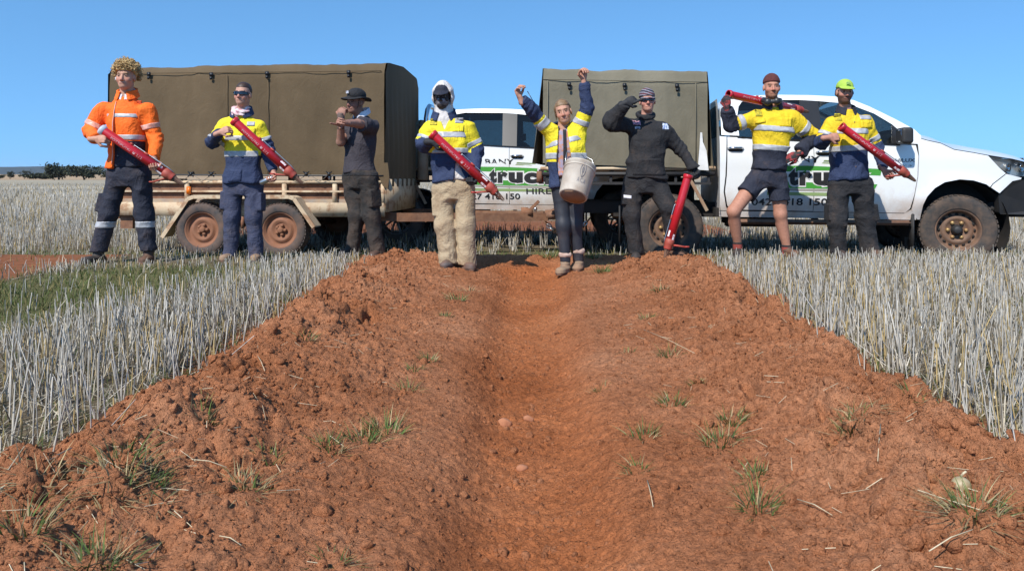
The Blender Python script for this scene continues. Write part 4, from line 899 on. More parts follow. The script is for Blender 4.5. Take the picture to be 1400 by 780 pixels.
# second truck behind
ute2 = make_ute('alloy', 'low'); a2 = R(-4.0); h2 = np.array((math.cos(a2), math.sin(a2))); n2 = np.array((-h2[1], h2[0])); gp = np.array(((696 - 700) / F * 10.35, 10.35)); l2 = gp - h2 * 1.5625 + n2 * HW
ute2.location = (l2[0], l2[1], -.135); ute2.rotation_euler = (0, 0, a2); tag(ute2, 'second white dual cab truck parked behind, low canopy and chrome sports hoop', 'truck')
b = MB(); xx = tr(966, 150)[0]
for sg in (-1, 1): b.tube([(xx, sg * .80, 1.02), (xx, sg * .80, 1.75), (xx + .01, sg * .76, 1.87), (xx + .02, sg * .66, 1.93), (xx + .02, 0, 1.95)], .035, 12)
b.build('sports_hoop', M_CHROME, ute2)
b = MB(); b.lathe([(0, 0), (.07, 0), (.075, .02), (.075, .40), (.07, .42), (0, .42)], (xx - .03, -.88, .90), (0, 0, 1), 18); b.build('storage_cylinder', M_TAN, ute2)
b = MB(); b.tube([(1.95, -.72, 1.86), (1.80, -.74, 2.12)], .006, 6); b.build('aerial', M_BELT, ute2)
# ------------------------------------------------------------------ tandem trailer
TA, TB = np.array(((160 - 700) / F * 9.15, 9.15)), np.array(((525 - 700) / F * 8.8, 8.8)); TH = nrm(TB - TA); TN = np.array((-TH[1], TH[0])); TG = -.128
def t2(px, py, ins=0.0):
    a = TA + TN * ins; k = (px - 700) / F; s_ = (a[1] * k - a[0]) / (TH[0] - TH[1] * k); d = a[1] + TH[1] * s_; return np.array((s_, CH - (py - 243) * d / F - TG))
def make_trailer():
    root = empty('canvas_trailer', (TA[0], TA[1], TG), math.atan2(TH[1], TH[0]), label='tandem axle trailer with tall brown canvas cover and chipped cream frame', cat='trailer')
    IN = .22; W = 1.62; yn, yf = IN, IN + W; X0, X1 = t2(160, 270, IN)[0], t2(526, 270, IN)[0]; L = X1 - X0; ym = (yn + yf) / 2
    zt, zm, zl, zb = t2(400, 249, IN)[1], t2(400, 261.5, IN)[1], t2(400, 278, IN)[1], t2(400, 297, IN)[1]
    for y, sg in ((yn, -1), (yf, 1)):
        b = MB(); b.bar((X0, y, zt), (X1, y, zt), .045, .04, bev=.006); b.build('top_rail', M_CREAM, root)
        b = MB(); b.bar((X0, y + sg * .006, zm), (X1, y + sg * .006, zm), .03, .022); b.build('middle_rail', M_CREAM, root)
        for t in (.005, .27, .5, .635, .82, .995): b = MB(); b.box((X0 + L * t, y - sg * .002, (zt + zl) / 2), (.055, .04, zt - zl + .02), None, 0, .005); b.build('post', M_CREAM, root)
        b = MB(); b.box(((X0 + X1) / 2, y, (zl + zb) / 2 + .01), (L, .05, zl - zb), None, 0, .006); b.build('side_beam', M_CREAM, root)
        b = MB(); b.bar((X0, y - sg * .03, zl + .028), (X1, y - sg * .03, zl + .028), .02, .05); b.build('side_lip', pm('grey_lip', (.30, .27, .23), (.42, .30, .18), 8, .6, dust=.1) if sg < 0 else M_CREAM, root)
        b = MB(); b.box(((X0 + X1) / 2, y + .03 * -sg, (zt + zl) / 2), (L - .05, .012, zt - zl - .03)); b.build('side_board', M_RUST, root)
    b = MB(); b.box(((X0 + X1) / 2, ym, zl - .05), (L - .02, W - .06, .04)); b.build('deck', M_RUST, root)
    b = MB()
    for t in np.linspace(.05, .95, 6): b.box((X0 + L * t, ym, zb + .03), (.05, W - .06, .07))
    b.build('cross_member', M_DARKU, root)
    for x in (X0 - .012, X1 + .012):
        b = MB(); b.box((x, ym, (zt + zl) / 2 - .03), (.03, W + .02, zt - zl + .14), None, 0, .006); b.build('end_gate', M_CREAM if x > X0 else M_RUST, root)
    b = MB(); b.box((X0 + .10, yn + .06, zb - .06), (.16, .05, .18)); b.box((X0 - .05, yn + .1, zb + .02), (.12, .14, .1)); b.build('tail_bracket', M_RUST, root); b = MB(); b.box((X0 - .03, yn + .2, zl), (.05, .2, .09), None, 0, .01); b.build('tail_lamp', M_REDL, root)
    # wheels, guards, springs
    wx = [t2(275, 314)[0], t2(382, 313)[0]]; wr = .318
    for y, sg in ((.085, -1), (yf + IN - .085, 1)):
        for x in wx: make_wheel(root, (x, y, wr), wr, .185, .205, sg, 'trailer')
        yo = y + sg * .11; yi = y - sg * .125; pts = [t2(223, 323), t2(258, 270.5), t2(266, 267.5), t2(396, 267.5), t2(403, 270), t2(430, 309)]
        b = MB(); th = .012
        for i in range(5):
            a_, c_ = pts[i], pts[i + 1]; b.add([(a_[0], yo, a_[1]), (c_[0], yo, c_[1]), (c_[0], yi, c_[1]), (a_[0], yi, a_[1])], [[0, 1, 2, 3]]); b.add([(a_[0], yo, a_[1] - th), (c_[0], yo, c_[1] - th), (c_[0], yi, c_[1] - th), (a_[0], yi, a_[1] - th)], [[3, 2, 1, 0]])
            b.bar((a_[0], yo, a_[1] - .012), (c_[0], yo, c_[1] - .012), .014, .045, (0, 0, 1) if abs(c_[0] - a_[0]) > .02 else (1, 0, 0))
        b.build('mudguard', M_CREAM, root)
        b = MB(); xm_ = sum(wx) / 2; b.box((xm_, y - sg * .17, .42), (.07, .04, .26)); b.bar((wx[0], y - sg * .17, .33), (xm_, y - sg * .17, .42), .05, .03); b.bar((wx[1], y - sg * .17, .33), (xm_, y - sg * .17, .42), .05, .03); b.box((xm_, y + sg * .02, .40), (.035, .03, .14), None, 0, .006); b.build('spring_hanger', M_RIM_T, root)
    for x in wx: b = MB(); b.tube([(x, .16, wr), (x, yf + IN - .16, wr)], .03, 10); b.build('axle', M_RUST, root)
    q = t2(260, 260, IN); b = MB(); b.box((q[0], yn - .035, q[1]), (.055, .02, .09), None, 0, .006); b.build('side_marker', M_ORGL, root)
    # drawbar
    hx, hz = t2(757, 289, IN)[0], .44; b = MB()
    for y in (yn + .16, yf - .16): b.bar((X1 - .35, y, zb + .01), (X1 + .15, lerp(y, ym, .05), zb), .06, .10); b.bar((X1 + .12, y, zb), (hx - .12, ym + (.04 if y > ym else -.04), hz), .06, .10)
    b.build('drawbar', M_RUST, root)
    b = MB(); b.box((hx - .02, ym, hz + .04), (.30, .10, .09), None, 0, .02); b.lathe([(0, -.05), (.05, -.04), (.055, .02), (.03, .06), (0, .065)], (hx + .12, ym, hz + .05), (0, 0, 1), 16); b.bar((hx - .02, ym, hz + .08), (hx + .06, ym - .03, hz + .25), .025, .025); b.build('coupling', M_RUST, root)
    b = MB(); b.bar((hx - .42, ym - .1, hz), (hx - .22, ym - .14, hz + .20), .03, .035); b.tube([(hx - .40, ym - .1, hz - .02), (hx - .40, ym - .1, hz + .12)], .045, 10); b.box((hx - .36, ym - .12, hz + .06), (.13, .07, .10), None, 0, .01); b.build('brake_lever', M_RUST, root)
    # safety chains, link by link
    for yy, dx in ((ym - .12, 0), (ym + .10, .04)):
        p0, p1 = np.array((hx - .17, yy, hz - .04)), np.array((hx + .42, yy + .04, hz + .0)); n = 13
        for i in range(n):
            t = (i + .5) / n; c = lerp(p0, p1, t) - (0, 0, .19 * 4 * t * (1 - t)); d_ = nrm(np.array(p1 - p0) - np.array((0, 0, .19 * 4 * (1 - 2 * t)))); u = nrm(np.cross(d_, (0, 1, 0))) if i % 2 else np.array((0, 1., 0))
            b = MB(); b.tube([c + d_ * .034 * math.cos(a) + u * .018 * math.sin(a) for a in np.linspace(0, 2 * math.pi, 13)], .0068, 6, caps=False); b.build('chain_link', M_STEEL if i % 3 else M_RUST, root)
    # canvas cover
    cz0, cz1 = t2(300, 238, IN)[1], t2(500, 240, IN)[1]; s0, s1 = t2(200, 101, IN)[1], t2(520, 98, IN)[1]; e0, e1 = t2(200, 89, IN)[1], t2(520, 83.5, IN)[1]; Xc0, Xc1 = t2(152, 150, IN)[0], t2(526, 150, IN)[0]
    sec = lambda zb_, z1, z2: [(yn - .035, zb_), (yn - .03, (zb_ + z1) / 2), (yn - .02, z1 - .03), (yn - .015, z1), (yn + .05, z2 - .015), (yn + .12, z2), (ym, z2 + .05), (yf - .12, z2), (yf - .05, z2 - .015), (yf + .015, z1), (yf + .03, (zb_ + z1) / 2), (yf + .035, zb_)]
    S0, S1 = sec(cz0, s0, e0), sec(cz1, s1, e1); V, Q = canvas(Xc0, Xc1, S0, S1, 100, 90, .010, 7, 3); cv = link('canvas_cover', mesh_np('canvas_cover', V, Q, True, [M_CANV_T]), root)
    for xx, S_, sx, drop in ((Xc0, S0, -1, .0), (Xc1, S1, 1, .13)):
        Y = np.linspace(0, 1, 49); T_ = np.linspace(0, 1, 30); Vv = []
        for a_ in Y:
            y = lerp(yn - .033, yf + .033, a_); top = np.interp(y, [q[0] for q in S_[3:10]], [q[1] for q in S_[3:10]])
            for t in T_: z = lerp(S_[0][1] - drop, top - .004, t); Vv.append((xx + sx * (.02 + .022 * math.sin(a_ * 46 + math.sin(z * 4)) * (1 - t) ** 1.5), y, z))
        b = MB(); b.add(Vv, [[i * 30 + j, (i + 1) * 30 + j, (i + 1) * 30 + j + 1, i * 30 + j + 1] for i in range(48) for j in range(29)], 0, True); b.build('end_flap', M_CANV_T, root)
    # corner flap hanging below the cover
    b = MB(); q = t2(527, 240, IN); b.poly([(Xc1 - .05, yn - .05, cz1 + .15), (Xc1 + .05, yn - .05, cz1 + .15), (Xc1 + .07, yn - .055, cz1 - .02), (Xc1 + .05, yn - .05, cz1 - .16), (Xc1 - .01, yn - .05, cz1 - .12), (Xc1 - .06, yn - .05, cz1 - .01)], (0, .012, 0)); b.build('corner_flap', M_CANV_T, root)
    for px_, py_ in ((206, 102), (291, 102.5), (367, 101), (478, 99.5)): q = t2(px_, py_, IN); toggle(root, np.array((q[0], yn - .04, q[1])))
    for px_ in (312, 368, 431):
        x = t2(px_, 200, IN)[0]; t = (x - Xc0) / (Xc1 - Xc0); b = MB(); z1_, zb_ = lerp(s0, s1, t), lerp(cz0, cz1, t); b.tube([(x, yn - .036, z1_ - .02), (x + .003, yn - .044, (z1_ + zb_) / 2), (x + .006, yn - .046, zb_ + .01)], .005, 5); b.build('canvas_seam', M_CANV_T, cv) if px_ != 431 else None
    b = MB(); b.tube([(lerp(Xc0, Xc1, t), yn - .026, lerp(s0, s1, t) + .006) for t in np.linspace(.01, .99, 12)], .005, 5); b.build('canvas_seam', M_CANV_T, cv)
    b = MB(); b.tube([(lerp(Xc0, Xc1, t), yn - .046, lerp(cz0, cz1, t) - .004) for t in np.linspace(.0, 1, 12)], .011, 6); b.build('hem_rope', M_BELT, root)
    for px_ in (185, 225, 264, 292, 421, 452, 500):
        q = t2(px_, 238, IN); b = MB(); p = np.array((q[0], yn - .055, q[1])); b.bar(p + (-.035, 0, .03), p + (.035, 0, -.03), .012, .012); b.bar(p + (.035, 0, .03), p + (-.035, 0, -.03), .012, .012); b.box(p, (.03, .02, .05), None, 0, .004); b.build('hook', M_BELT, root)
        b = MB(); b.tube([p + (-.02, .0, -.02), p + (-.11, .005, -.085), p + (-.2, .0, -.03)], .004, 5); b.build('tie_cord', pm('cord', (.20, .16, .12), None, 30, .9), root)
make_trailer()
# ------------------------------------------------------------------ people
M_SKIN = colmat('skin', .6, .3, 260, spec=.3, var=.22, vscale=45)
M_YEL = pm('hi_vis_yellow', (.74, .52, .012), (.66, .45, .012), 6, .8, bump=.25, crease=.42, bscale=260, dust=-.12, dscale=9, dustc=(.42, .26, .08))
M_YEL2 = pm('hi_vis_lime', (.80, .66, .02), (.72, .57, .016), 6, .8, bump=.25, crease=.42, bscale=260, dust=-.2, dscale=9, dustc=(.42, .30, .08))
M_NAVY = pm('navy_cotton', (.016, .028, .075), (.024, .038, .09), 8, .85, bump=.25, crease=.42, bscale=260, dust=-.1, dscale=7, dustc=(.12, .08, .07))
M_NAVYD = pm('dark_navy_cotton', (.011, .014, .028), (.018, .020, .034), 8, .85, bump=.25, crease=.42, bscale=260, dz=(-.05, .5, .24), dust=-.05, dscale=7, dustc=(.10, .065, .05))
M_SLATE = pm('slate_blue_cotton', (.045, .052, .095), (.032, .038, .075), 7, .85, bump=.25, crease=.42, bscale=260, dz=(-.05, .5, .24), dust=-.05, dscale=7, dustc=(.15, .12, .12))
M_ORG = pm('hi_vis_orange', (.93, .155, .006), (.86, .12, .005), 6, .8, bump=.25, crease=.42, bscale=260)
M_TAPE = pm('reflective_tape', (.44, .44, .45), (.33, .33, .34), 25, .38, spec=.6, bump=.15, bscale=300)
M_TAPEO = pm('reflective_tape_pinkish', (.62, .36, .30), (.70, .30, .2), 25, .45, spec=.6)
M_BLK = pm('black_cotton', (.011, .011, .013), (.018, .017, .019), 8, .88, bump=.25, crease=.42, bscale=260, dz=(-.05, .5, .24), dust=-.08, dscale=6, dustc=(.10, .065, .045))
M_BLKD = pm('dusty_black_cotton', (.016, .015, .015), (.024, .021, .019), 8, .9, bump=.25, crease=.42, bscale=260, dz=(-.05, .5, .24), dust=.08, dscale=6, dustc=(.12, .075, .05))
M_LEG = pm('black_leggings', (.018, .02, .028), (.024, .026, .034), 8, .6, dz=(-.05, .5, .24), dust=-.1, dscale=6, dustc=(.12, .08, .06))
M_CHAR = pm('charcoal_cotton', (.048, .041, .049), (.034, .029, .037), 7, .9, bump=.25, crease=.42, bscale=260)
M_BEIGE = pm('beige_canvas', (.46, .36, .23), (.36, .27, .165), 5, .9, bump=.25, crease=.42, bscale=220, dz=(-.05, .5, .24), dust=.05, dscale=5, dustc=(.27, .16, .09))
M_WHT = pm('pale_fleece', (.62, .58, .55), (.52, .48, .45), 8, .95, bump=.3, crease=.42, bscale=200)
M_WCOT = pm('white_cotton', (.72, .70, .74), (.6, .6, .66), 14, .9)
M_PINK = pm('pink_white_scarf', (.68, .58, .58), (.50, .22, .25), 28, .9, lo=.42, hi=.6, bump=.3, bscale=120)
M_BOOTG = pm('grey_leather', (.085, .085, .09), (.06, .05, .045), 14, .7, dust=.2, bump=.3)
M_BOOTT = pm('tan_suede', (.30, .215, .14), (.22, .15, .10), 14, .85, dust=.12, bump=.3)
M_BOOTD = pm('dark_leather', (.03, .026, .024), (.05, .035, .028), 14, .7, dust=.12, bump=.3)
M_SOLE = pm('rubber_sole', (.03, .028, .028), (.05, .04, .035), 20, .85, dust=.2)
M_GLOVE = pm('black_glove', (.012, .012, .014), (.02, .02, .022), 30, .75, bump=.3)
M_GLOVER = pm('red_black_glove', (.018, .016, .017), (.26, .03, .03), 22, .75, lo=.47, hi=.56, bump=.3)
M_LENS = pm('dark_lens', (.006, .007, .012), (.01, .01, .02), 5, .08, spec=.8)
M_GREEN = pm('lime_cap', (.38, .56, .08), (.32, .48, .06), 14, .85, bump=.2)
M_PATCH_W = pm('print_white', (.62, .62, .66), (.15, .17, .25), 60, .8, lo=.48, hi=.54)
M_PATCH_P = pm('print_pink', (.62, .30, .38), (.02, .02, .025), 70, .8, lo=.5, hi=.55)
M_PATCH_G = pm('print_olive', (.30, .26, .02), (.55, .42, .02), 70, .8, lo=.45, hi=.55)
M_FLOWER = pm('flowered_cotton', (.30, .26, .34), (.45, .20, .12), 26, .9, lo=.44, hi=.56)

def hand(Wp, dr, pn, curl=1.0, side=1, s=1.0, point=(), thumb=1.0):
    """cones of a hand: wrist Wp, direction dr, palm normal pn (fingers curl that way), thumb on side"""
    dr = nrm(dr); pn = nrm(pn - dr * np.dot(pn, dr)); L = np.cross(dr, pn) * side; c = []
    palm = (Wp + dr * .048 * s, np.array((.05, .041, .017)) * s, np.column_stack([dr, L, pn]))
    for i in range(4):
        b = Wp + dr * (.088 - .004 * abs(i - 1)) * s + L * (.030 - .020 * i) * s; ln = (.042, .047, .044, .035)[i] * s
        cu = .12 if i in point else curl; ang = .25 * cu; a = b - dr * .03 * s
        ra = (.0098, .0098, .0094, .0084)[i] * s
        c.append((a, b, ra, ra)); q = b
        for k in range(3):
            ang += (.55, .62, .4)[k] * cu; d_ = dr * math.cos(ang) + pn * math.sin(ang); e = q + d_ * ln * (1, .72, .55)[k]
            c.append((q, e, ra * (1 - .09 * k), ra * (.91 - .09 * k))); q = e
    b = Wp + dr * .022 * s + L * .026 * s; d1 = nrm(dr * .62 + L * .68 + pn * .35); m_ = b + d1 * .046 * s; d2 = nrm(dr * .75 + L * (.35 - .4 * thumb) + pn * (.3 + .45 * thumb)); e = m_ + d2 * .036 * s
    f_ = e + nrm(d2 + pn * .2 * thumb) * .024 * s
    c += [(b, m_, .0135 * s, .0115 * s), (m_, e, .0112 * s, .0098 * s), (e, f_, .0098 * s, .008 * s)]
    def f(p):
        d = s_ell(p, *palm)
        for a_, b_, r1, r2 in c: d = smin(d, s_cone(p, a_, b_, r1, r2), .006)
        return smin(d, s_cone(p, Wp - dr * .05 * s, Wp + dr * .01, .027 * s, .026 * s), .015)
    pts = np.array([q for t in c for q in t[:2]] + [Wp - dr * .07])
    return f, pts.min(0) - .02, pts.max(0) + .02
def head_axes(yaw, pitch=0, roll=0):
    """columns: image-right, forward (towards the camera at yaw 0), up; angles in degrees, pitch > 0 looks up, roll > 0 tips to image right"""
    fw = Vector((0, -1, 0)); X = Vector((1, 0, 0)); Z = Vector((0, 0, 1))
    q = Matrix.Rotation(R(yaw), 3, 'Z') @ Matrix.Rotation(R(roll), 3, 'Y') @ Matrix.Rotation(R(-pitch), 3, 'X')
    return np.column_stack([q @ X, q @ fw, q @ Z])
def head_f(c, M, s, nb, nr=.055):
    c = np.asarray(c, float)
    def f(p):
        q = ((p - c) @ M) / s
        d = s_ell(q, (0, -.018, .035), (.073, .093, .086)); d = smin(d, s_ell(q, (0, .020, -.035), (.062, .068, .084)), .03)
        d = smin(d, s_ell(q, (0, .048, -.090), (.032, .034, .026)), .03)
        ax = q.copy(); ax[:, 0] = np.abs(ax[:, 0])
        d = smin(d, s_ell(ax, (.040, .052, -.034), (.022, .026, .022)), .02)
        d = smin(d, s_cone(ax, (0, .082, .022), (.036, .074, .024), .011, .010), .012)
        d = smax(d, -s_ell(ax, (.031, .094, .0), (.016, .014, .011)), .008)
        d = np.minimum(d, s_ell(ax, (.031, .071, -.001), (.0125,) * 3))
        d = smin(d, s_cone(q, (0, .086, .004), (0, .105, -.036), .008, .0125), .010)
        d = smin(d, s_ell(ax, (.012, .092, -.040), (.009, .011, .009)), .006)
        d = smin(d, s_cone(q, (-.019, .082, -.066), (.019, .082, -.066), .007, .007), .010)
        d = smin(d, s_ell(ax, (.076, -.010, -.010), (.010, .022, .031)), .008)
        d = d * s
        return smin(d, s_cone(p, c + M @ np.array((0, -.025, -.06)) * s, nb, .058 * s, nr * s), .02)
    return f
def skin_col(c, M, s, tone, hair=None, beard=0.0, beardc=(.2, .11, .06), lip=1.0, dark=False):
    tone = np.array(tone)
    def f(V):
        q = ((V - np.asarray(c)) @ M) / s; ax = np.abs(q[:, 0]); C = np.tile(tone, (len(V), 1))
        ck = np.exp(-(((ax - .042) / .022) ** 2 + ((q[:, 2] + .032) / .025) ** 2)) * (q[:, 1] > .03); C = C * (1 - ck[:, None] * np.array((.0, .22, .2)))
        nm = np.exp(-((q[:, 0] / .016) ** 2 + ((q[:, 2] + .034) / .016) ** 2)) * (q[:, 1] > .08); C = C * (1 - nm[:, None] * np.array((.0, .25, .22)))
        bd = sstep(-.030, -.052, q[:, 2]) * sstep(-.05, .0, q[:, 1]) * beard * (q[:, 2] > -.125); bd = bd + beard * 1.0 * np.exp(-((q[:, 2] + .053) / .006) ** 2) * (ax < .028) * (q[:, 1] > .07); bd = np.clip(bd, 0, .9)[:, None]
        C = C * (1 - bd) + np.array(beardc) * bd
        lp = np.exp(-(((q[:, 2] + .066) / .008) ** 2 + (q[:, 0] / .021) ** 4)) * (q[:, 1] > .075) * .55 * lip; lc = tone * np.array((.85, .48, .48)); C = C * (1 - lp[:, None]) + lc * lp[:, None]
        ml = np.exp(-(((q[:, 2] + .0655) / .0022) ** 2 + (q[:, 0] / .023) ** 6)) * (q[:, 1] > .075) * .4; C = C * (1 - ml[:, None])
        if hair is not None:
            br = np.exp(-(((ax - .033) / .017) ** 4 + ((q[:, 2] - .021 + .12 * (ax - .03)) / .0065) ** 2)) * (q[:, 1] > .05) * .85; C = C * (1 - br[:, None]) + np.array(hair) * .8 * br[:, None]
        ey = (np.linalg.norm(np.stack([ax - .031, (q[:, 2] + .001) * 1.9], 1), axis=1) < .0125) & (q[:, 1] > .07)
        ir = ey & (np.abs(ax - .031) < .006); C[ey] = tone * .75 if not dark else (.25, .22, .2); C[ir] = (.03, .025, .02)  # eye whites coloured as darker skin, for squinting eyes in shadow
        lash = np.exp(-(((ax - .031) / .015) ** 4 + ((q[:, 2] - .0065) / .003) ** 2)) * (q[:, 1] > .065) * .7; C = C * (1 - lash[:, None])
        return C
    return f
class Person:
    def __init__(s, label, d, J, cat='person', yaw=0):
        s.J = {k: P(v[0], v[1], d + (v[2] if len(v) > 2 else 0)) for k, v in J.items()}; j = s.J; s.d = d
        ud = nrm((j['shB'] - j['shA']) * (1, 1, 0)); j['shA'] = j['shA'] + ud * .016 - (0, 0, .022); j['shB'] = j['shB'] - ud * .016 - (0, 0, .022)
        for q in 'AB':
            if j['el' + q][2] < j['sh' + q][2] + .01: j['sh' + q][2] = min(j['sh' + q][2], j['neck'][2] - .128)
        mid = (j['anA'] + j['anB']) / 2; g = float(gz(mid[0], mid[1])); s.root = empty('person', (mid[0], mid[1], g), label=label, cat=cat); s.root['w0'] = [mid[0], mid[1], g]
        s.U = nrm((j['shB'] - j['shA']) * (1, 1, 0)); s.V = np.array((s.U[1], -s.U[0], 0)); s.H = (j['hipA'] + j['hipB']) / 2; s.M = (j['shA'] + j['shB']) / 2; s.M[2] = max(s.M[2] + .022, j['neck'][2] - .078); s.N = j['neck']
        s.skin = []; s.seed = int(abs(mid[0]) * 1000) % 997; s.y0 = d - .6; s.y1 = d + .4
    def z(s, py, off=0): return CH - (py - 243) / F * (s.d + off)
    def x(s, px, off=0): return (px - 700) / F * (s.d + off)
    def head(s, px, py, yaw=0, pitch=0, roll=0, size=1.0, tone=(.50, .27, .18), off=-.03, **k):
        s.hc = P(px, py, s.d + off); s.hm = head_axes(yaw, pitch, roll); s.hs = size
        f = head_f(s.hc, s.hm, size, s.N - (0, 0, .06)); V, Q = sdf_mesh(f, np.minimum(s.hc, s.N) - (.13, .15, .2), np.maximum(s.hc, s.N) + (.13, .15, .17), .0048)
        s.tone = np.array(tone); s.skin.append((V, Q, skin_col(s.hc, s.hm, size, tone, **k)(V)))
    def hl(s, *q): return s.hc + s.hm @ (np.array(q, float) * s.hs)
    def limb(s, pts, rs, h=.008, f=None, tone=None):
        g = f or (lambda p: s_chain(p, pts, rs, .02)); pts = np.array(pts); V, Q = sdf_mesh(g, pts.min(0) - .1, pts.max(0) + .1, h); s.skin.append((V, Q, np.tile(s.tone if tone is None else tone, (len(V), 1))))
    def hand(s, side, wrist, dr, pn, curl=1.1, th=1, glove=None, sc=1.0, point=(), thumb=1.0):
        f, lo, hi = hand(wrist, np.asarray(dr, float), np.asarray(pn, float), curl, th, sc, point, thumb)
        if glove is None:
            V, Q = sdf_mesh(f, lo, hi, .0042); kn = np.ones((len(V), 1)); s.skin.append((V, Q, np.tile(s.tone * (1.0, .93, .92), (len(V), 1))))
        else: sdf_obj('glove', lambda p: f(p) - .003, lo - .01, hi + .01, .0045, glove, s.root)
    def finish(s, core=True):
        if core:
            f = lambda p: smin(smin(s_col(p, [(s.H - (0, 0, .05), .12, .08), (lerp(s.H, s.M, .4), .11, .08), (lerp(s.H, s.M, .9), .13, .075), (s.N, .05, .05)], s.U, s.V), s_chain(p, [s.J['shA'], s.J['elA'], s.J['wrA']], [.04, .036, .026], .02), .03),
                               s_chain(p, [s.J['shB'], s.J['elB'], s.J['wrB']], [.04, .036, .026], .02), .03)
            f2 = lambda p: smin(f(p), smin(s_chain(p, [s.J['hipA'], s.J['knA'], s.J['anA']], [.07, .05, .036], .02), s_chain(p, [s.J['hipB'], s.J['knB'], s.J['anB']], [.07, .05, .036], .02), .03), .03)
            pt = np.array(list(s.J.values())); V, Q = sdf_mesh(f2, pt.min(0) - .12, pt.max(0) + .12, .016); s.skin.insert(0, (V, Q, np.tile(s.tone, (len(V), 1))))
        V, Q = merge([(a, b) for a, b, c in s.skin]); C = np.concatenate([c for a, b, c in s.skin])
        link('body', mesh_np('body', V - np.array(s.root['w0']), Q, True, [M_SKIN], None, C), s.root); del s.root['w0']
    # clothing -------------------------------------------------------------
    def torso(s, hem_py, wsh=.185, chest=.175, waist=.165, hem=.18, dep=.125, top=-.008, dy=0.0):
        tz = lambda z: (z - s.H[2]) / (s.M[2] - s.H[2]); th = tz(s.z(hem_py)); c = lambda t: lerp(s.H, s.M, t) + (0, dy, 0)
        st = [(c(th), hem + .010, dep * 1.12), (c(max(th + .12, .28)), waist, dep * .96), (c(.72), chest, dep * 1.06), (c(.93), wsh * .94, dep * .82), (s.N + (0, .01, top), .066, .066)]
        return lambda p: s_col(p, st, s.U, s.V, 2.5, .02)
    def arm(s, side, r=(.074, .058, .046), cut=.03, to='wrist', ext=0.0):
        j = s.J; a, b, c = j['sh' + side], j['el' + side], j['wr' + side]; r = (r[0] * .86, r[1], r[2])
        if to == 'wrist':
            c2 = c - nrm(c - b) * cut; n1, n2, ph = nrm(b - a), nrm(c2 - b), s.seed
            def f(p):
                dl = np.linalg.norm(p - b, axis=1); fold = .005 * np.sin(((p - b) @ n1) * 95 + 2.5 * np.sin(p[:, 0] * 30 + ph)) * np.exp(-(dl / .13) ** 2) + .0035 * np.sin(((p - c2) @ n2) * 130 + 2 * np.sin(p[:, 2] * 40 + ph)) * np.exp(-(np.linalg.norm(p - c2, axis=1) / .09) ** 2)
                return smax(s_chain(p, [a, b, c2], r, .03) + fold, (p - c2) @ n2 - .012, .012)
            return f
        t = to; e = lerp(a, b, t) if t <= 1 else lerp(b, c, t - 1); n_ = nrm(b - a) if t <= 1 else nrm(c - b); m_ = lerp(r[0], r[1], min(t, 1))
        return lambda p: smax(s_chain(p, [a, e] if t <= 1 else [a, b, e], [r[0], m_] if t <= 1 else r, .03), (p - e) @ n_, .012)
    def arm_t(s, side, p):
        j = s.J; a, b, c = j['sh' + side], j['el' + side], j['wr' + side]; ab, bc = b - a, c - b
        d1 = s_cone(p, a, b, 0, 0); d2 = s_cone(p, b, c, 0, 0); t1 = ((p - a) @ ab) / (ab @ ab); t2 = ((p - b) @ bc) / (bc @ bc)
        return np.where(d1 <= d2, np.clip(t1, -1, 1), 1 + np.clip(t2, 0, 2))
    def folds(s, p, sd, fr, amp): return wrk(p * (1.25, 1.25, .6), sd, fr, amp * 1.1) + wrk(p * (1, 1, .8), sd + 50, fr * 2.2, amp * .6)
    def top(s, name, ft, arms, mats, classify, h=.0085, amp=.0065, k=.065, cutf=None, extra=None, seed=0, fr=15):
        sd = s.seed + seed; fa = [a for a in arms if a is not None]; s.tb = lambda p: ft(p) + s.folds(p, sd, fr, amp)
        def base(p):
            d = ft(p)
            for a in fa: d = smin(d, a(p), k)
            if extra is not None: d = smin(d, extra(p), .015)
            return d
        def f(p):
            d = base(p) + s.folds(p, sd, fr, amp)
            return d if cutf is None else smax(d, cutf(p), .006)
        pt = np.array([s.J[q] for q in ('shA', 'shB', 'elA', 'elB', 'wrA', 'wrB', 'hipA', 'hipB', 'neck')])
        o = sdf_obj(name, f, pt.min(0) - (.14, .2, .16), pt.max(0) + (.14, .2, .1), h, mats, s.root, classify)
        return f, o
    def band(s, f, z0, z1, mat, tilt=0.0, off=.0045, name='reflective_band', par=None, cutf=None, h=.008):
        """horizontal tape round the torso, between heights z0 and z1"""
        g = lambda p: np.maximum(f(p) - off, np.abs(p[:, 2] - tilt * (p[:, 0] - s.M[0]) - (z0 + z1) / 2) - (z1 - z0) / 2)
        if cutf is not None: g0 = g; g = lambda p: smax(g0(p), cutf(p), .005)
        c = s.M; sdf_obj(name, g, (c[0] - .34, c[1] - .3, z0 - .1), (c[0] + .34, c[1] + .3, z1 + .1), h, mat, s.root)
    def aband(s, f, side, t0, t1, mat, off=.005, name='reflective_band', h=.0065):
        """tape round a sleeve between arm positions t0..t1 (0 shoulder, 1 elbow, 2 wrist)"""
        j = s.J; a, b, c = j['sh' + side], j['el' + side], j['wr' + side]
        if t0 < 1: o_, ax = lerp(a, b, (t0 + t1) / 2), b - a
        else: o_, ax = lerp(b, c, (t0 + t1) / 2 - 1), c - b
        L = np.linalg.norm(ax); n_ = ax / L; hw = (t1 - t0) / 2 * L
        g = lambda p: np.maximum(np.maximum(f(p) - off, np.abs((p - o_) @ n_) - hw), np.linalg.norm(p - o_, axis=1) - .115)
        sdf_obj(name, g, o_ - .13, o_ + .13, h, mat, s.root)
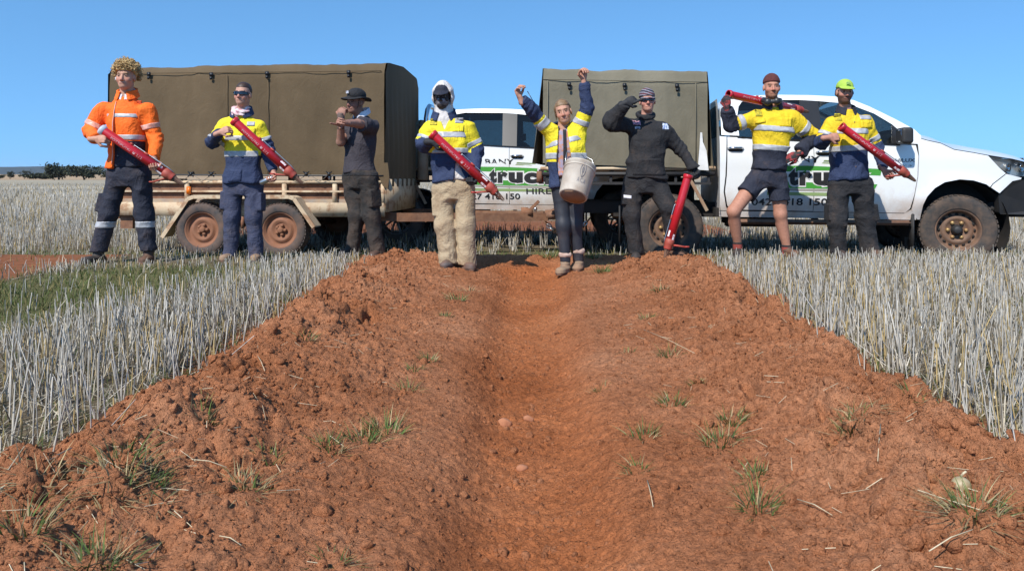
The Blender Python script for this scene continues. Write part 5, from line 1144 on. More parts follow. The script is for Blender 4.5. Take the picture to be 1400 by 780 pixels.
    def legs(s, name, mat, r=(.098, .076, .072), top_py=230, hem=None, pel=(.17, .125), amp=.007, h=.0095, pockets=(), seed=3, stack=.5, hemt=None):
        j = s.J; zt = s.z(top_py); H = s.H; sd = s.seed + seed
        hemz = {q: (j['an' + q][2] if hem is None else s.z(hem[0 if q == 'A' else 1])) for q in 'AB'}
        def leg(q):
            a, b, c = j['hip' + q], j['kn' + q], j['an' + q]; c2 = c + nrm(c - b) * .04
            def f(p):
                d = s_chain(p, [a, b, c2], r, .05); k_ = np.clip((b[2] - p[:, 2]) / (b[2] - c[2]), 0, 1)
                d = d + stack * .006 * np.sin(p[:, 2] * 74 + 9 * (p[:, 0] - c[0]) + 5 * np.sin(p[:, 0] * 24 + p[:, 1] * 30 + sd)) * k_ ** 2
                if hemt: return smax(d, (p - lerp(a, b, hemt['AB'.index(q)])) @ nrm(b - a), .006)
                return smax(d, hemz[q] - p[:, 2], .006)
            return f
        fa, fb = leg('A'), leg('B')
        st = [(H - (0, 0, .10), pel[0] * .80, pel[1] * .9), (H, pel[0], pel[1]), (H + (0, 0, .06), pel[0] * .98, pel[1]), (np.array((H[0], H[1], zt)), pel[0] * .9, pel[1] * .92)]
        def f(p):
            d = smin(smin(fa(p), fb(p), .02), s_col(p, st, s.U, s.V, 2.3, .01), .035) + wrk(p * (1.2, 1.2, .7), sd, 13, amp * .9) + wrk(p * (1, 1, 1.3), sd + 50, 30, amp * .55)
            for c_, hb, M_ in pockets: d = smin(d, s_box(p, c_, hb, M_, .008), .006)
            return d
        pt = np.array([j[q + t] for q in ('hip', 'kn', 'an') for t in 'AB'])
        o = sdf_obj(name, f, pt.min(0) - (.16, .2, .09), np.append(pt.max(0)[:2] + (.16, .2), zt + .03), h, mat, s.root); return f, o
    def pocket(s, side, t, out=1, hb=(.035, .07, .085)):
        j = s.J; a, b = j['hip' + side], j['kn' + side]; x = -1 if side == 'A' else 1; n_ = nrm(b - a); c = lerp(a, b, t) + s.U * x * .066 * out
        U2 = nrm(s.U - n_ * (s.U @ n_)); return (c, hb, np.column_stack([U2, np.cross(n_, U2), n_]))
    def boot(s, side, mat, toe, g=None, sc=1.0, shaft=.12, name='boot'):
        a = s.J['an' + side]; t = nrm(np.array((toe[0], toe[1], 0.))); l = np.array((-t[1], t[0], 0)); g = float(gz(a[0], a[1])) - .004 if g is None else g
        b = np.array((a[0], a[1], g)); Mx = np.column_stack([t, l, (0, 0, 1)])
        def f(p):
            d = s_cone(p, b + (0, 0, .06), b + (0, 0, shaft), .043 * sc, .048 * sc); d = smin(d, s_ell(p, b + t * .055 * sc + (0, 0, .032), (.115 * sc, .044 * sc, .042), Mx), .04)
            d = smin(d, s_ell(p, b + t * .125 * sc + (0, 0, .03), (.058 * sc, .047 * sc, .036), Mx), .03); d = smin(d, s_ell(p, b - t * .03 + (0, 0, .03), (.05, .04, .035), Mx), .02)
            d = smin(d, smax(s_ell(p, b + t * .055 * sc + (0, 0, .0), (.137 * sc, .054 * sc, .06), Mx), p[:, 2] - g - .022, .003), .004)
            d = d + .0025 * np.sin(p[:, 2] * 150) * (np.abs(p[:, 2] - g - .075) < .045)
            return smax(d, g - p[:, 2], .004)
        return sdf_obj(name, f, b - (.24, .24, .02), b + (.24, .24, shaft + .06), .0068, [mat, M_SOLE], s.root, lambda c: (c[:, 2] < g + .024).astype(int))
    def belt(s, f, z, mat=None, wdt=.018): s.band(f, z - wdt, z + wdt, mat or M_BLK, name='belt', off=.004)
def ring_collar(s, r=.075, ht=.035, mat=M_NAVY, open_=.030, z=.0, name='collar', tilt=.4, th=.007):
    """shirt collar: a flaring ring round the neck, open at the front"""
    c = s.N + (0, .012, z)
    def f(p):
        q = p - c; u = q @ s.U; v = q @ s.V; zz = q[:, 2] + v * tilt; rr = np.sqrt(u * u + (v * 1.02) ** 2); R0 = r + .35 * np.maximum(0, .02 - zz)
        d = np.maximum(np.abs(rr - R0) - th, np.abs(zz) - ht)
        return np.maximum(d, np.where(v > 0, open_ * (1 - zz * 8) - np.abs(u), -1))
    return sdf_obj(name, f, c - .16, c + .16, .0055, mat, s.root)
def scalp(s, mat, name='hair', r=(.08, .102, .094), c=(0, -.022, .040), line=.045, extra=None, amp=.003, fr=60, h=.0055, mats=None, low=-.075):
    """hair shell: everything above the hairline at the front and down to the nape behind"""
    def f(p):
        q = ((p - s.hc) @ s.hm) / s.hs; d = s_ell(q, c, r) + wrk(q, 5, fr, amp)
        d = smax(d, line - .55 * np.maximum(0, -(q[:, 1] - .02)) * 2.2 - q[:, 2] + 0 * q[:, 0], .01); d = smax(d, low - q[:, 2], .01)
        if extra is not None: d = smin(d, extra(q), .012)
        return d * s.hs
    return sdf_obj(name, f, s.hc - .17, s.hc + .17, h, mat, s.root)
def headwear(s, name, fq, mat, h=.005, ext=.2, **k):
    return sdf_obj(name, lambda p: fq(((p - s.hc) @ s.hm) / s.hs) * s.hs, s.hc - ext, s.hc + ext, h, mat, s.root, **k)
def cap_q(q, brim=.085, bz=.05, tilt=-.35, r=(.084, .104, .088)):
    d = smax(s_ell(q, (0, -.016, .048), r), .042 + .06 * np.maximum(0, -q[:, 1]) * -1 - q[:, 2], .006)
    zz = q[:, 2] - bz - (q[:, 1] - .07) * tilt + 2.2 * q[:, 0] ** 2
    b = np.maximum(np.maximum(np.abs(zz) - .004, np.sqrt((q[:, 0] / .074) ** 2 + ((q[:, 1] - .07) / brim) ** 2) * .07 - .07), .045 - q[:, 1])
    return smin(d, b, .006)
def sunnies(s, wrap=True, mat=None, name='sunglasses', zc=.0):
    f = lambda q: np.minimum(np.maximum(np.abs(np.sqrt((q[:, 0] / .078) ** 2 + ((q[:, 1] + .0) / .098) ** 2) * .09 - .092) - .004, np.maximum(np.abs(q[:, 2] - zc + .25 * np.maximum(0, .012 - np.abs(q[:, 0])) ) - .0195 + .1 * np.maximum(0, np.abs(q[:, 0]) - .045), .035 - q[:, 1])),
                             np.maximum(np.abs(np.abs(q[:, 0]) - .078) - .003, np.maximum(np.abs(q[:, 2] - zc - .008) - .005, np.maximum(q[:, 1] - .06, -.03 - q[:, 1]))))
    return headwear(s, name, f, mat or M_LENS, .0042, .14)
# ------------------------------------------------------------------ planting tubes
M_RED = pm('red_painted_steel', (.50, .012, .022), (.40, .010, .016), 9, .34, coat=.3, dust=-.22, dscale=10)
M_REDD = pm('worn_red_steel', (.42, .03, .025), (.30, .06, .04), 12, .55, dust=.12, dscale=14)
M_JAW = pm('muddy_steel_jaw', (.19, .11, .075), (.11, .07, .055), 18, .7, metal=.3, dust=.2)
M_LET = pm('white_lettering', (.60, .46, .47), (.48, .22, .24), 50, .6)
M_STK = pm('sticker_white', (.74, .66, .66), (.5, .1, .1), 45, .5, lo=.55, hi=.6)
M_BORE = pm('dark_bore', (.02, .006, .006), None, 5, .8)
def planter(T, B, label, lever=(-1, 0, -.25), r=.0385, rim='red', face=(0, -1, 0), text=True):
    T = np.asarray(T, float); B = np.asarray(B, float); ax = nrm(B - T); L = np.linalg.norm(B - T); tip = B + ax * .155
    e1 = nrm(np.array(face, float) - ax * np.dot(face, ax)); e2 = np.cross(ax, e1); e2 = e2 if e2[2] > 0 else -e2
    rt = empty('planting_tube', tip, label=label, cat='planting tool', group='red planting tubes'); o = tip
    b = MB(); b.lathe([(r, 0), (r, .30 * L), (r * 1.01, .31 * L), (r * 1.01, L), (r * .9, L)], T - o, ax, 28); b.lathe([(r - .004, .002), (r - .004, .25)], T - o, ax, 28); tb = b.build('tube', M_RED, rt)
    b = MB(); b.lathe([(r - .004, .0), (r - .004, -.006), (r * 1.16, -.006), (r * 1.2, .008), (r * 1.12, .03), (r, .034)], T - o, ax, 28); b.build('rim', M_RED if rim == 'red' else pm('grey_rim', (.5, .55, .62), None, 9, .4), rt)
    b = MB(); b.lathe([(r, 0), (r * 1.13, .006), (r * 1.13, .055), (r * .98, .062), (r * 1.05, .085), (r * .9, .1)], T - o + ax * (L - .06), ax, 28); cl = b.build('collar', M_REDD, rt)
    for q in (-1, 1):
        b = MB(); n = 12; V = []; Fs = []
        prof = [(.02, r * .95), (.04, r * .80), (.06, r * .58), (.10, r * .44), (.13, r * .30), (.142, r * .1)]
        for h_, rr in prof:
            for j in range(n + 1):
                a = math.pi * j / n; V.append(B - o + ax * h_ + e1 * rr * math.cos(a) * .8 + e2 * q * (rr * math.sin(a) + .002))
        for i in range(len(prof) - 1):
            for j in range(n): Fs.append([i * (n + 1) + j, i * (n + 1) + j + 1, (i + 1) * (n + 1) + j + 1, (i + 1) * (n + 1) + j])
        b.add(V, Fs, 0, True); b.build('jaw', M_JAW, rt)
    lv = nrm(np.array(lever, float)); b = MB(); p0 = B - o + e2 * -r * .9 - ax * .01; b.tube([p0, p0 + lv * .05, p0 + lv * .125 + ax * .004], [.010, .009, .009], 8); b.box(p0 + lv * .135, (.045, .03, .014), None, 0, .004); b.build('foot_lever', M_REDD, rt)
    b = MB(); s0 = T - o + ax * L * .42 + e2 * r; b.tube([s0, s0 + e2 * .010 + ax * .02, B - o + e2 * (r + .012) - ax * .05, B - o + e2 * (r + .004) + ax * .02], .0042, 6); b.build('pull_rod', M_STEEL, rt)
    for t_, l_ in ((.62, .05), (.40, .03)): b = MB(); b.box(T - o + ax * L * t_ + e2 * (r + .006), (l_, .02, .016), np.column_stack([ax, e1, e2]), 0, .004); b.build('latch', M_REDD, rt)
    if text:
        for txt, s0, ln, ht, bo in (('POTTIPUTKI', .17 * L, .28 * L, .018, .0), ('2 // 2', .545 * L, .075 * L, .022, 0)):
            V2, Fs, _ = text_mesh(txt, bo); V = []
            for u, v in V2:
                th = -(.5 - v) * ht / r - .12; V.append(T - o + ax * (s0 + u * ln) + (r + .0018) * (math.cos(th) * e1 + math.sin(th) * e2))
            b = MB(); b.add(V, Fs); b.build('lettering', M_LET, tb)
        b = MB(); pts = [(-.012, -.004), (-.004, .012), (.004, .004), (.014, .012), (.012, -.006), (.002, -.012)]; V = [T - o + ax * (.50 * L + x) + (r + .0018) * (math.cos(y / r - .1) * e1 + math.sin(y / r - .1) * e2) for x, y in pts]
        b.add(V, [[0, 1, 2, 3, 4, 5]]); b.build('leaf_mark', M_LET, tb)
    for s0, th0 in ((.80, .75), (.84, -.6)):
        b = MB(); V = []; Fs = []
        for i in range(2):
            for j in range(5):
                th = th0 + (j - 2) * .13; V.append(T - o + ax * (s0 * L + i * .06) + (r * 1.01 + .002) * (math.cos(th) * e1 + math.sin(th) * e2))
        Fs = [[j, j + 1, j + 6, j + 5] for j in range(4)]; b.add(V, Fs, 0, True); b.build('sticker', M_STK, tb)
    return rt
# ------------------------------------------------------------------ person in the orange jacket
def hivis_class(s, ft, fa, fb, zs, ta, tb, yoke=None):
    def cl(c):
        dt, da, db = ft(c), fa(c), fb(c); m = np.where(c[:, 2] > zs, 0, 1)
        m = np.where((da < dt - .004) & (da < db), np.where(s.arm_t('A', c) < ta, 0, 1), m); m = np.where((db < dt - .004) & (db < da), np.where(s.arm_t('B', c) < tb, 0, 1), m)
        if yoke: m = np.where((c[:, 2] > s.M[2] + yoke) & (np.abs((c - s.N) @ s.U) < .13), 1, m)
        return m
    return cl
def curls(s, n, mats, name='curl', seed=1):
    r_ = np.random.default_rng(seed); b = MB(); k = 0
    while k < n:
        d = nrm(r_.normal(size=3))
        if d[2] < -.45 or (d[1] > .35 and d[2] < .24 and abs(d[0]) < .72) or (d[1] > .0 and d[2] < .05): continue
        if d[1] > .2 and d[2] < .1: continue
        k += 1; c = np.array((0, -.022, .045)) + d * (.102, .116, .112) * r_.uniform(.9, 1.08); ax = nrm(d * .8 + np.array((0, 0, -.55)) + r_.normal(size=3) * .5); u = nrm(np.cross(ax, r_.normal(size=3))); v = np.cross(ax, u)
        rr = r_.uniform(.007, .015); ln = r_.uniform(.02, .055); ph = r_.uniform(0, 6.28); tw = r_.choice((-1, 1)) * r_.uniform(7, 11)
        pts = [s.hl(*(c + ax * ln * (t - .3) + rr * (math.cos(ph + tw * t) * u + math.sin(ph + tw * t) * v))) - np.array(s.root['w0']) for t in np.linspace(0, 1, 11)]
        b.tube(pts, [.0030] * 10 + [.001], 4, int(r_.integers(len(mats))), False)
    return b.build(name, mats, s.root)
H_BL = pm('blond_hair', (.56, .38, .16), (.40, .25, .09), 40, .55); H_BL2 = pm('blond_hair_light', (.70, .52, .27), (.52, .35, .15), 40, .55); H_BL3 = pm('blond_hair_dark', (.33, .20, .08), (.24, .14, .05), 40, .6)
H_BR = pm('brown_hair', (.055, .028, .016), (.035, .018, .012), 60, .5, bump=.4, bscale=150); H_DB = pm('dark_blond_hair', (.25, .155, .075), (.15, .085, .04), 50, .5, bump=.5, bscale=170)
def p_orange():
    s = Person('person in an open orange jacket with curly blond hair, holding a red tube', 7.05, dict(neck=(173, 131), shA=(141, 142, 0), shB=(205, 141, 0), elA=(124, 180, -.06), wrA=(131, 190, -.27), elB=(213, 188, .02), wrB=(211, 219, -.2), hipA=(161, 240), hipB=(192, 240), knA=(148, 292, -.03), knB=(198, 292), anA=(135, 344, .0), anB=(203, 343)))
    s.head(172, 105, 6, 0, 0, 1.0, (.55, .30, .205), hair=(.3, .19, .08))
    w0 = np.array(s.root['w0'])
    scalp(s, H_BL, r=(.098, .112, .108), line=.050, amp=.006, fr=90); curls(s, 820, [H_BL, H_BL2, H_BL, H_BL3])
    fi = s.torso(229, .165, .155, .150, .160, .118); zs = s.z(193)
    fin, _ = s.top('shirt', fi, [], [M_ORG, M_NAVYD], lambda c: (c[:, 2] < zs).astype(int), amp=.004, seed=5)
    s.band(s.tb, s.z(162), s.z(156.5), M_TAPE); s.band(s.tb, s.z(192), s.z(185), M_TAPE)
    ft = s.torso(231, .19, .185, .18, .195, .143, .02); aA, aB = s.arm('A', (.080, .066, .052)), s.arm('B', (.080, .066, .050))
    xl = lambda z: s.x(165.5) + .010 * (z - s.z(180)); xr = lambda z: np.interp(z, [s.z(232), s.z(185), s.z(150), s.z(128)], [s.x(211), s.x(202), s.x(190), s.x(180)])
    cut = lambda p: np.minimum((p - s.M) @ s.V + .02, np.minimum(p[:, 0] - xl(p[:, 2]), xr(p[:, 2]) - p[:, 0]))
    fj, _ = s.top('jacket', ft, [aA, aB], [M_ORG], None, amp=.010, cutf=lambda p: np.where((aA(p) < .0) | (aB(p) < .0), -1, cut(p)), seed=2, fr=12)
    s.aband(fj, 'B', .50, .68, M_TAPEO); s.aband(fj, 'A', .62, .82, M_TAPEO)
    ring_collar(s, .082, .038, M_ORG, .034, .022, tilt=.35); ring_collar(s, .068, .024, M_WCOT, .012, .02, name='undershirt', tilt=.5)
    # pale edge piping down the open front
    b = MB(); pts = []
    for z in np.linspace(s.z(231), s.z(140), 14):
        x = float(xl(z)) - .006; y = front_y(fj, np.array([x - .004]), np.array([z]), s.y0, s.y1)[0]; pts.append(np.array((x, y - .004, z)) - w0)
    b.tube(pts, .0045, 5); b.build('piping', M_TAPEO, s.root)
    patch('logo_print', fin, [(s.x(190), s.z(146)), (s.x(196), s.z(146)), (s.x(196), s.z(138)), (s.x(190), s.z(138))], s.y0, s.y1, pm('print_dark_orange', (.5, .06, .01), None, 60, .8), s.root)
    ftr, _ = s.legs('trousers', M_NAVYD, (.098, .078, .074), 227, pockets=[s.pocket('A', .72)], amp=.007)
    s.band(ftr, s.z(311), s.z(302), M_TAPE, off=.006, h=.007)
    for q, t in (('A', (-.35, -1)), ('B', (.15, -1))): s.boot(q, M_BOOTD, t, shaft=.15)
    s.hand('A', s.J['wrA'], (.95, -.1, .0), (.1, .9, -.3), 1.45, -1); s.hand('B', s.J['wrB'], (.25, -.25, -.9), (.2, -.9, -.3), 1.5, -1)
    # earphone
    b = MB(); b.lathe([(.0, -.006), (.006, -.005), (.007, 0), (.006, .005), (0, .006)], s.hl(-.085, .004, -.012) - w0, (1, 0, 0), 10); b.tube([s.hl(-.086, .006, -.014) - w0, s.hl(-.087, .012, -.034) - w0], .0035, 6); b.build('earphone', M_WCOT, s.root)
    s.finish(); planter(P(139, 177, 6.80), P(232, 240, 6.82), 'red planting tube with a pale rim held by the person in orange', rim='grey')
p_orange()
def p_scarf():
    s = Person('person in yellow and navy shirt with wraparound sunglasses and pink neck scarf', 7.25, dict(neck=(330, 154), shA=(305, 163), shB=(357, 162), elA=(290, 194, -.05), wrA=(301, 181, -.26), elB=(366, 203, .03), wrB=(374, 236, -.12), hipA=(318, 252), hipB=(347, 252), knA=(317, 296, -.02), knB=(347, 296, -.02), anA=(315, 352), anB=(351, 353)))
    s.head(332, 129, -4, 2, 2, .93, (.52, .29, .21), hair=(.06, .03, .02))
    scalp(s, H_BR, r=(.077, .098, .090), line=.060, amp=.002, extra=lambda q: s_ell(q, (.0, -.115, .02), (.035, .03, .035))); sunnies(s)
    ft = s.torso(251, .165, .16, .155, .180, .128); aA, aB = s.arm('A', (.070, .060, .046)), s.arm('B', (.070, .056, .044)); zs = s.z(213)
    f, _ = s.top('shirt', ft, [aA, aB], [M_YEL2, M_NAVY], hivis_class(s, ft, aA, aB, zs, .93, .66, .045), amp=.008)
    s.band(s.tb, s.z(215), s.z(206.5), M_TAPE); s.band(s.tb, s.z(193), s.z(186), M_TAPE)
    s.aband(f, 'B', .50, .66, M_TAPE); s.aband(f, 'A', .72, .90, M_TAPE)
    patch('reflective_patch', f, [(s.x(342), s.z(173)), (s.x(352), s.z(173)), (s.x(352), s.z(167)), (s.x(342), s.z(167))], s.y0, s.y1, M_TAPE, s.root)
    patch('chest_pocket', f, [(s.x(339), s.z(186)), (s.x(353), s.z(186)), (s.x(353), s.z(175)), (s.x(339), s.z(175))], s.y0, s.y1, M_YEL2, s.root, off=.007)
    patch('shirt_pocket', f, [(s.x(319), s.z(248)), (s.x(336), s.z(250)), (s.x(337), s.z(232)), (s.x(320), s.z(231))], s.y0, s.y1, M_NAVY, s.root, off=.007)
    ring_collar(s, .088, .034, M_NAVY, .036, .012)
    def sc(p):
        q = p - (s.N + (0, -.012, .028)); u = q @ s.U; v = q @ s.V; zz = q[:, 2] + .55 * np.maximum(0, v); rr = np.sqrt(u * u + v * v); a = np.arctan2(u, v)
        return np.sqrt(np.maximum(0, rr - .060) ** 2 * .8 + np.minimum(0, rr - .060) ** 2 + (zz * .75) ** 2) - .024 + .005 * np.sin(zz * 190 + 4 * a) + .003 * np.sin(9 * a)
    sdf_obj('neck_scarf', sc, s.N - .15, s.N + .15, .006, M_PINK, s.root)
    ftr, _ = s.legs('trousers', M_SLATE, (.094, .075, .068), 246, pockets=[s.pocket('A', .5, .9), s.pocket('B', .55, .9)], pel=(.148, .108))
    for q, t in (('A', (-.1, -1)), ('B', (.2, -1))): s.boot(q, M_BOOTT, t, sc=.95)
    s.hand('A', s.J['wrA'], (.9, -.15, .35), (.2, .9, -.3), 1.45, -1, sc=.92); s.hand('B', s.J['wrB'], (.1, -.3, -.9), (-.5, -.8, -.2), 1.5, -1, sc=.92)
    s.finish(); planter(P(320, 165, 7.0), P(398, 237, 7.02), 'bright red planting tube held slantwise by the person with a pink scarf', lever=(-.9, -.2, .1))
    c = P(365, 246, 7.1); b = MB(); ax = nrm((1, -.2, .45)); b.lathe([(0, -.07), (.022, -.07), (.025, -.06), (.025, .03), (.018, .045), (.018, .07), (0, .07)], (0, 0, 0), ax, 18); g = empty('steel_flask', c, label='small grey metal cylinder held at the hip beside blue trousers', cat='flask')
    b.build('cylinder', M_STEEL, g)
p_scarf()
def p_hat():
    s = Person('person in black wide brimmed hat and charcoal top aiming with outstretched arms', 7.7, dict(neck=(494, 157, .02), shA=(477, 164, .13), shB=(510, 167, -.10), elA=(466, 194, -.10), wrA=(466, 161, -.26), elB=(489, 169, -.34), wrB=(471, 168, -.56), hipA=(480, 243, .05), hipB=(504, 243, -.05), knA=(487, 294, .0), knB=(508, 294, -.05), anA=(481, 346, .05), anB=(517, 348, -.05)))
    s.head(486, 140, -32, 0, 4, .97, (.30, .155, .11), hair=(.05, .03, .02))
    def hat(q):
        cr = smax(s_ell(q, (0, -.012, .075), (.090, .108, .075)), .045 - q[:, 2], .012); rr = np.sqrt((q[:, 0] / .95) ** 2 + (q[:, 1] + .01) ** 2); a = np.arctan2(q[:, 0], q[:, 1])
        zz = q[:, 2] - .045 + .28 * np.maximum(0, rr - .09) - .35 * np.maximum(0, rr - .1) * np.maximum(0, np.sin(a)) ** 2 + .006 * np.sin(3 * a)
        return smin(cr, np.maximum(np.abs(zz) - .0042, np.abs(rr - .11) - .052), .012)
    headwear(s, 'bucket_hat', hat, M_BLK, .005, .22)
    b = MB(); w0 = np.array(s.root['w0']); V = [s.hl(x, .100 + .0, z) - w0 for x, z in ((-.03, .082), (.004, .082), (.004, .108), (-.03, .108))]; V = [v + s.hm @ np.array((0, .012, 0)) for v in V]; b.add(V, [[0, 1, 2, 3]]); b.build('hat_print', M_PATCH_W, s.root)
    b = MB(); b.tube([s.hl(-.07, .04, .04) - w0, s.hl(-.065, .05, -.05) - w0, s.hl(0, .06, -.14) - w0, s.hl(.065, .03, -.05) - w0, s.hl(.07, .02, .04) - w0], .003, 5); b.build('chin_cord', M_BLK, s.root)
    ft = s.torso(237, .165, .165, .155, .155, .125); aA = s.arm('A', (.076, .07, .06), to=.55); aB = s.arm('B', (.078, .066, .06), to=.75)
    f, _ = s.top('t_shirt', ft, [aA, aB], [M_CHAR], None, amp=.009, fr=12)
    ring_collar(s, .072, .028, M_WCOT, .02, .02, name='undershirt', tilt=.5, th=.006)
    j = s.J; t2 = np.array((.36, .19, .135))
    s.limb([j['shA'], j['elA'], j['wrA']], [.046, .043, .029], tone=t2); s.limb([j['shB'], j['elB'], j['wrB']], [.048, .042, .028], tone=t2)
    s.tone = t2; s.hand('A', j['wrA'], (.15, .1, 1), (.2, .9, 0), 1.4, 1); s.hand('B', j['wrB'], (-.55, -.8, .1), (.7, -.6, -.2), 1.35, -1, point=(0,))
    gl = lambda p: np.maximum(s_chain(p, [lerp(j['elA'], j['wrA'], .55), j['wrA'], j['wrA'] + (0, 0, .03)], [.036, .034, .034], .01), -s_chain(p, [j['elA'], j['wrA'], j['wrA'] + (0, 0, .08)], [.028, .026, .026], .01)); sdf_obj('wrist_band', gl, j['wrA'] - .1, j['wrA'] + .1, .006, M_BOOTG, s.root)
    ftr, _ = s.legs('trousers', M_BLKD, (.094, .077, .072), 232, pockets=[s.pocket('B', .55, .9)], pel=(.155, .12), amp=.009); s.belt(ftr, s.z(238))
    for q, t in (('A', (-.6, -1)), ('B', (-.2, -1))): s.boot(q, M_BOOTD, t)
    s.finish()
p_hat()
def p_hood():
    s = Person('person with pale hood over a navy cap, beige trousers and red tube', 7.0, dict(neck=(607, 156), shA=(587, 167), shB=(640, 166), elA=(579, 197, -.03), wrA=(591, 194, -.25), elB=(652, 207, .02), wrB=(648, 238, -.18), hipA=(605, 258), hipB=(634, 258), knA=(608, 308, -.03), knB=(637, 308, -.03), anA=(614, 359, -.02), anB=(638, 362, -.02)))
    s.head(605, 132, -6, -4, 0, .95, (.040, .028, .025), hair=None, dark=True, lip=.3)
    mk = lambda q: np.maximum(np.maximum(s_ell(q, (0, .018, -.045), (.068, .079, .07)), q[:, 2] + .02), .0 - q[:, 1]); headwear(s, 'face_cover', mk, pm('face_cover', (.11, .10, .11), (.30, .28, .30), 22, .9, lo=.45, hi=.6), .0052, .15)
    headwear(s, 'cap', lambda q: cap_q(q, .095, .052, -.45), M_NAVYD, .0052)
    def hood(q):
        o = s_ell(q, (0, -.03, .005), (.108, .128, .150)); i = s_ell(q, (0, -.02, .0), (.090, .118, .134)); d = np.maximum(o, -i)
        d = np.maximum(d, np.minimum(q[:, 1] - .028 - .25 * (q[:, 2] - .0), .16 - q[:, 2] + 0 * q[:, 0]) * 1.0); d = np.where(q[:, 2] > .095, np.maximum(np.maximum(o, -i), q[:, 1] - .075), d)
        return d + .003 * np.sin(q[:, 2] * 70 + 20 * q[:, 1])
    headwear(s, 'hood', hood, M_WHT, .0058, .2)
    fi = s.torso(247, .15, .15, .15, .155, .118); fh, _ = s.top('hoodie', lambda p: smin(fi(p), s_cone(p, s.N + (0, .01, -.05), s.N + (0, .02, .05), .10, .085), .03), [], [M_WHT], None, seed=8)
    ft = s.torso(248, .185, .175, .172, .188, .135); aA, aB = s.arm('A', (.074, .064, .05)), s.arm('B', (.076, .064, .05)); zs = s.z(209)
    xm = s.x(611); cut = lambda p: np.maximum(np.minimum(np.minimum((p - s.M) @ s.V, .018 + .38 * (p[:, 2] - s.z(172)) - np.abs(p[:, 0] - s.x(609))), p[:, 2] - s.z(178)), np.minimum((p - s.M) @ s.V, np.minimum(s.z(222) - p[:, 2], .30 * (s.z(218) - p[:, 2]) + .0 - np.abs(p[:, 0] - s.x(628) + .2 * (p[:, 2] - s.z(235))))))
    f, _ = s.top('shirt', ft, [aA, aB], [M_YEL2, M_NAVY], hivis_class(s, ft, aA, aB, zs, .92, .80, .04), amp=.009, cutf=cut)
    fb = s.tb
    s.band(fb, s.z(189), s.z(181), M_TAPE); s.band(fb, s.z(210), s.z(202.5), M_TAPE); s.aband(f, 'B', .56, .74, M_TAPE); s.aband(f, 'A', .55, .75, M_TAPE)
    patch('reflective_patch', f, [(s.x(623), s.z(169)), (s.x(634), s.z(169)), (s.x(634), s.z(162)), (s.x(623), s.z(162))], s.y0, s.y1, M_TAPE, s.root)
    patch('logo_print', f, [(s.x(589), s.z(172)), (s.x(599), s.z(172)), (s.x(599), s.z(163)), (s.x(589), s.z(163))], s.y0, s.y1, M_PATCH_G, s.root, off=.003)
    patch('chest_pocket', f, [(s.x(620), s.z(181)), (s.x(635), s.z(181)), (s.x(635), s.z(171)), (s.x(620), s.z(171))], s.y0, s.y1, M_YEL2, s.root, off=.007)
    ring_collar(s, .098, .036, M_NAVY, .05, .005)
    ftr, _ = s.legs('trousers', M_BEIGE, (.102, .086, .084), 240, pockets=[s.pocket('A', .5, 1.0)], pel=(.17, .13), amp=.007, stack=.5)
    g = lambda q: float(gz(s.J['an' + q][0], s.J['an' + q][1])) - .004
    s.boot('A', M_BOOTG, (-.15, -1), sc=1.05); s.boot('B', M_BOOTG, (.35, -1), sc=1.05)
    s.hand('A', s.J['wrA'], (.95, -.1, .0), (.1, .9, -.3), 1.45, -1, glove=M_GLOVE); s.hand('B', s.J['wrB'], (-.1, -.25, -.9), (-.4, -.8, -.3), 1.5, -1, glove=M_GLOVE)
    s.finish(); planter(P(591, 183, 6.74), P(673, 259, 6.76), 'red planting tube held by the person in the pale hood', lever=(-1, 0, -.05), text=True)
p_hood()
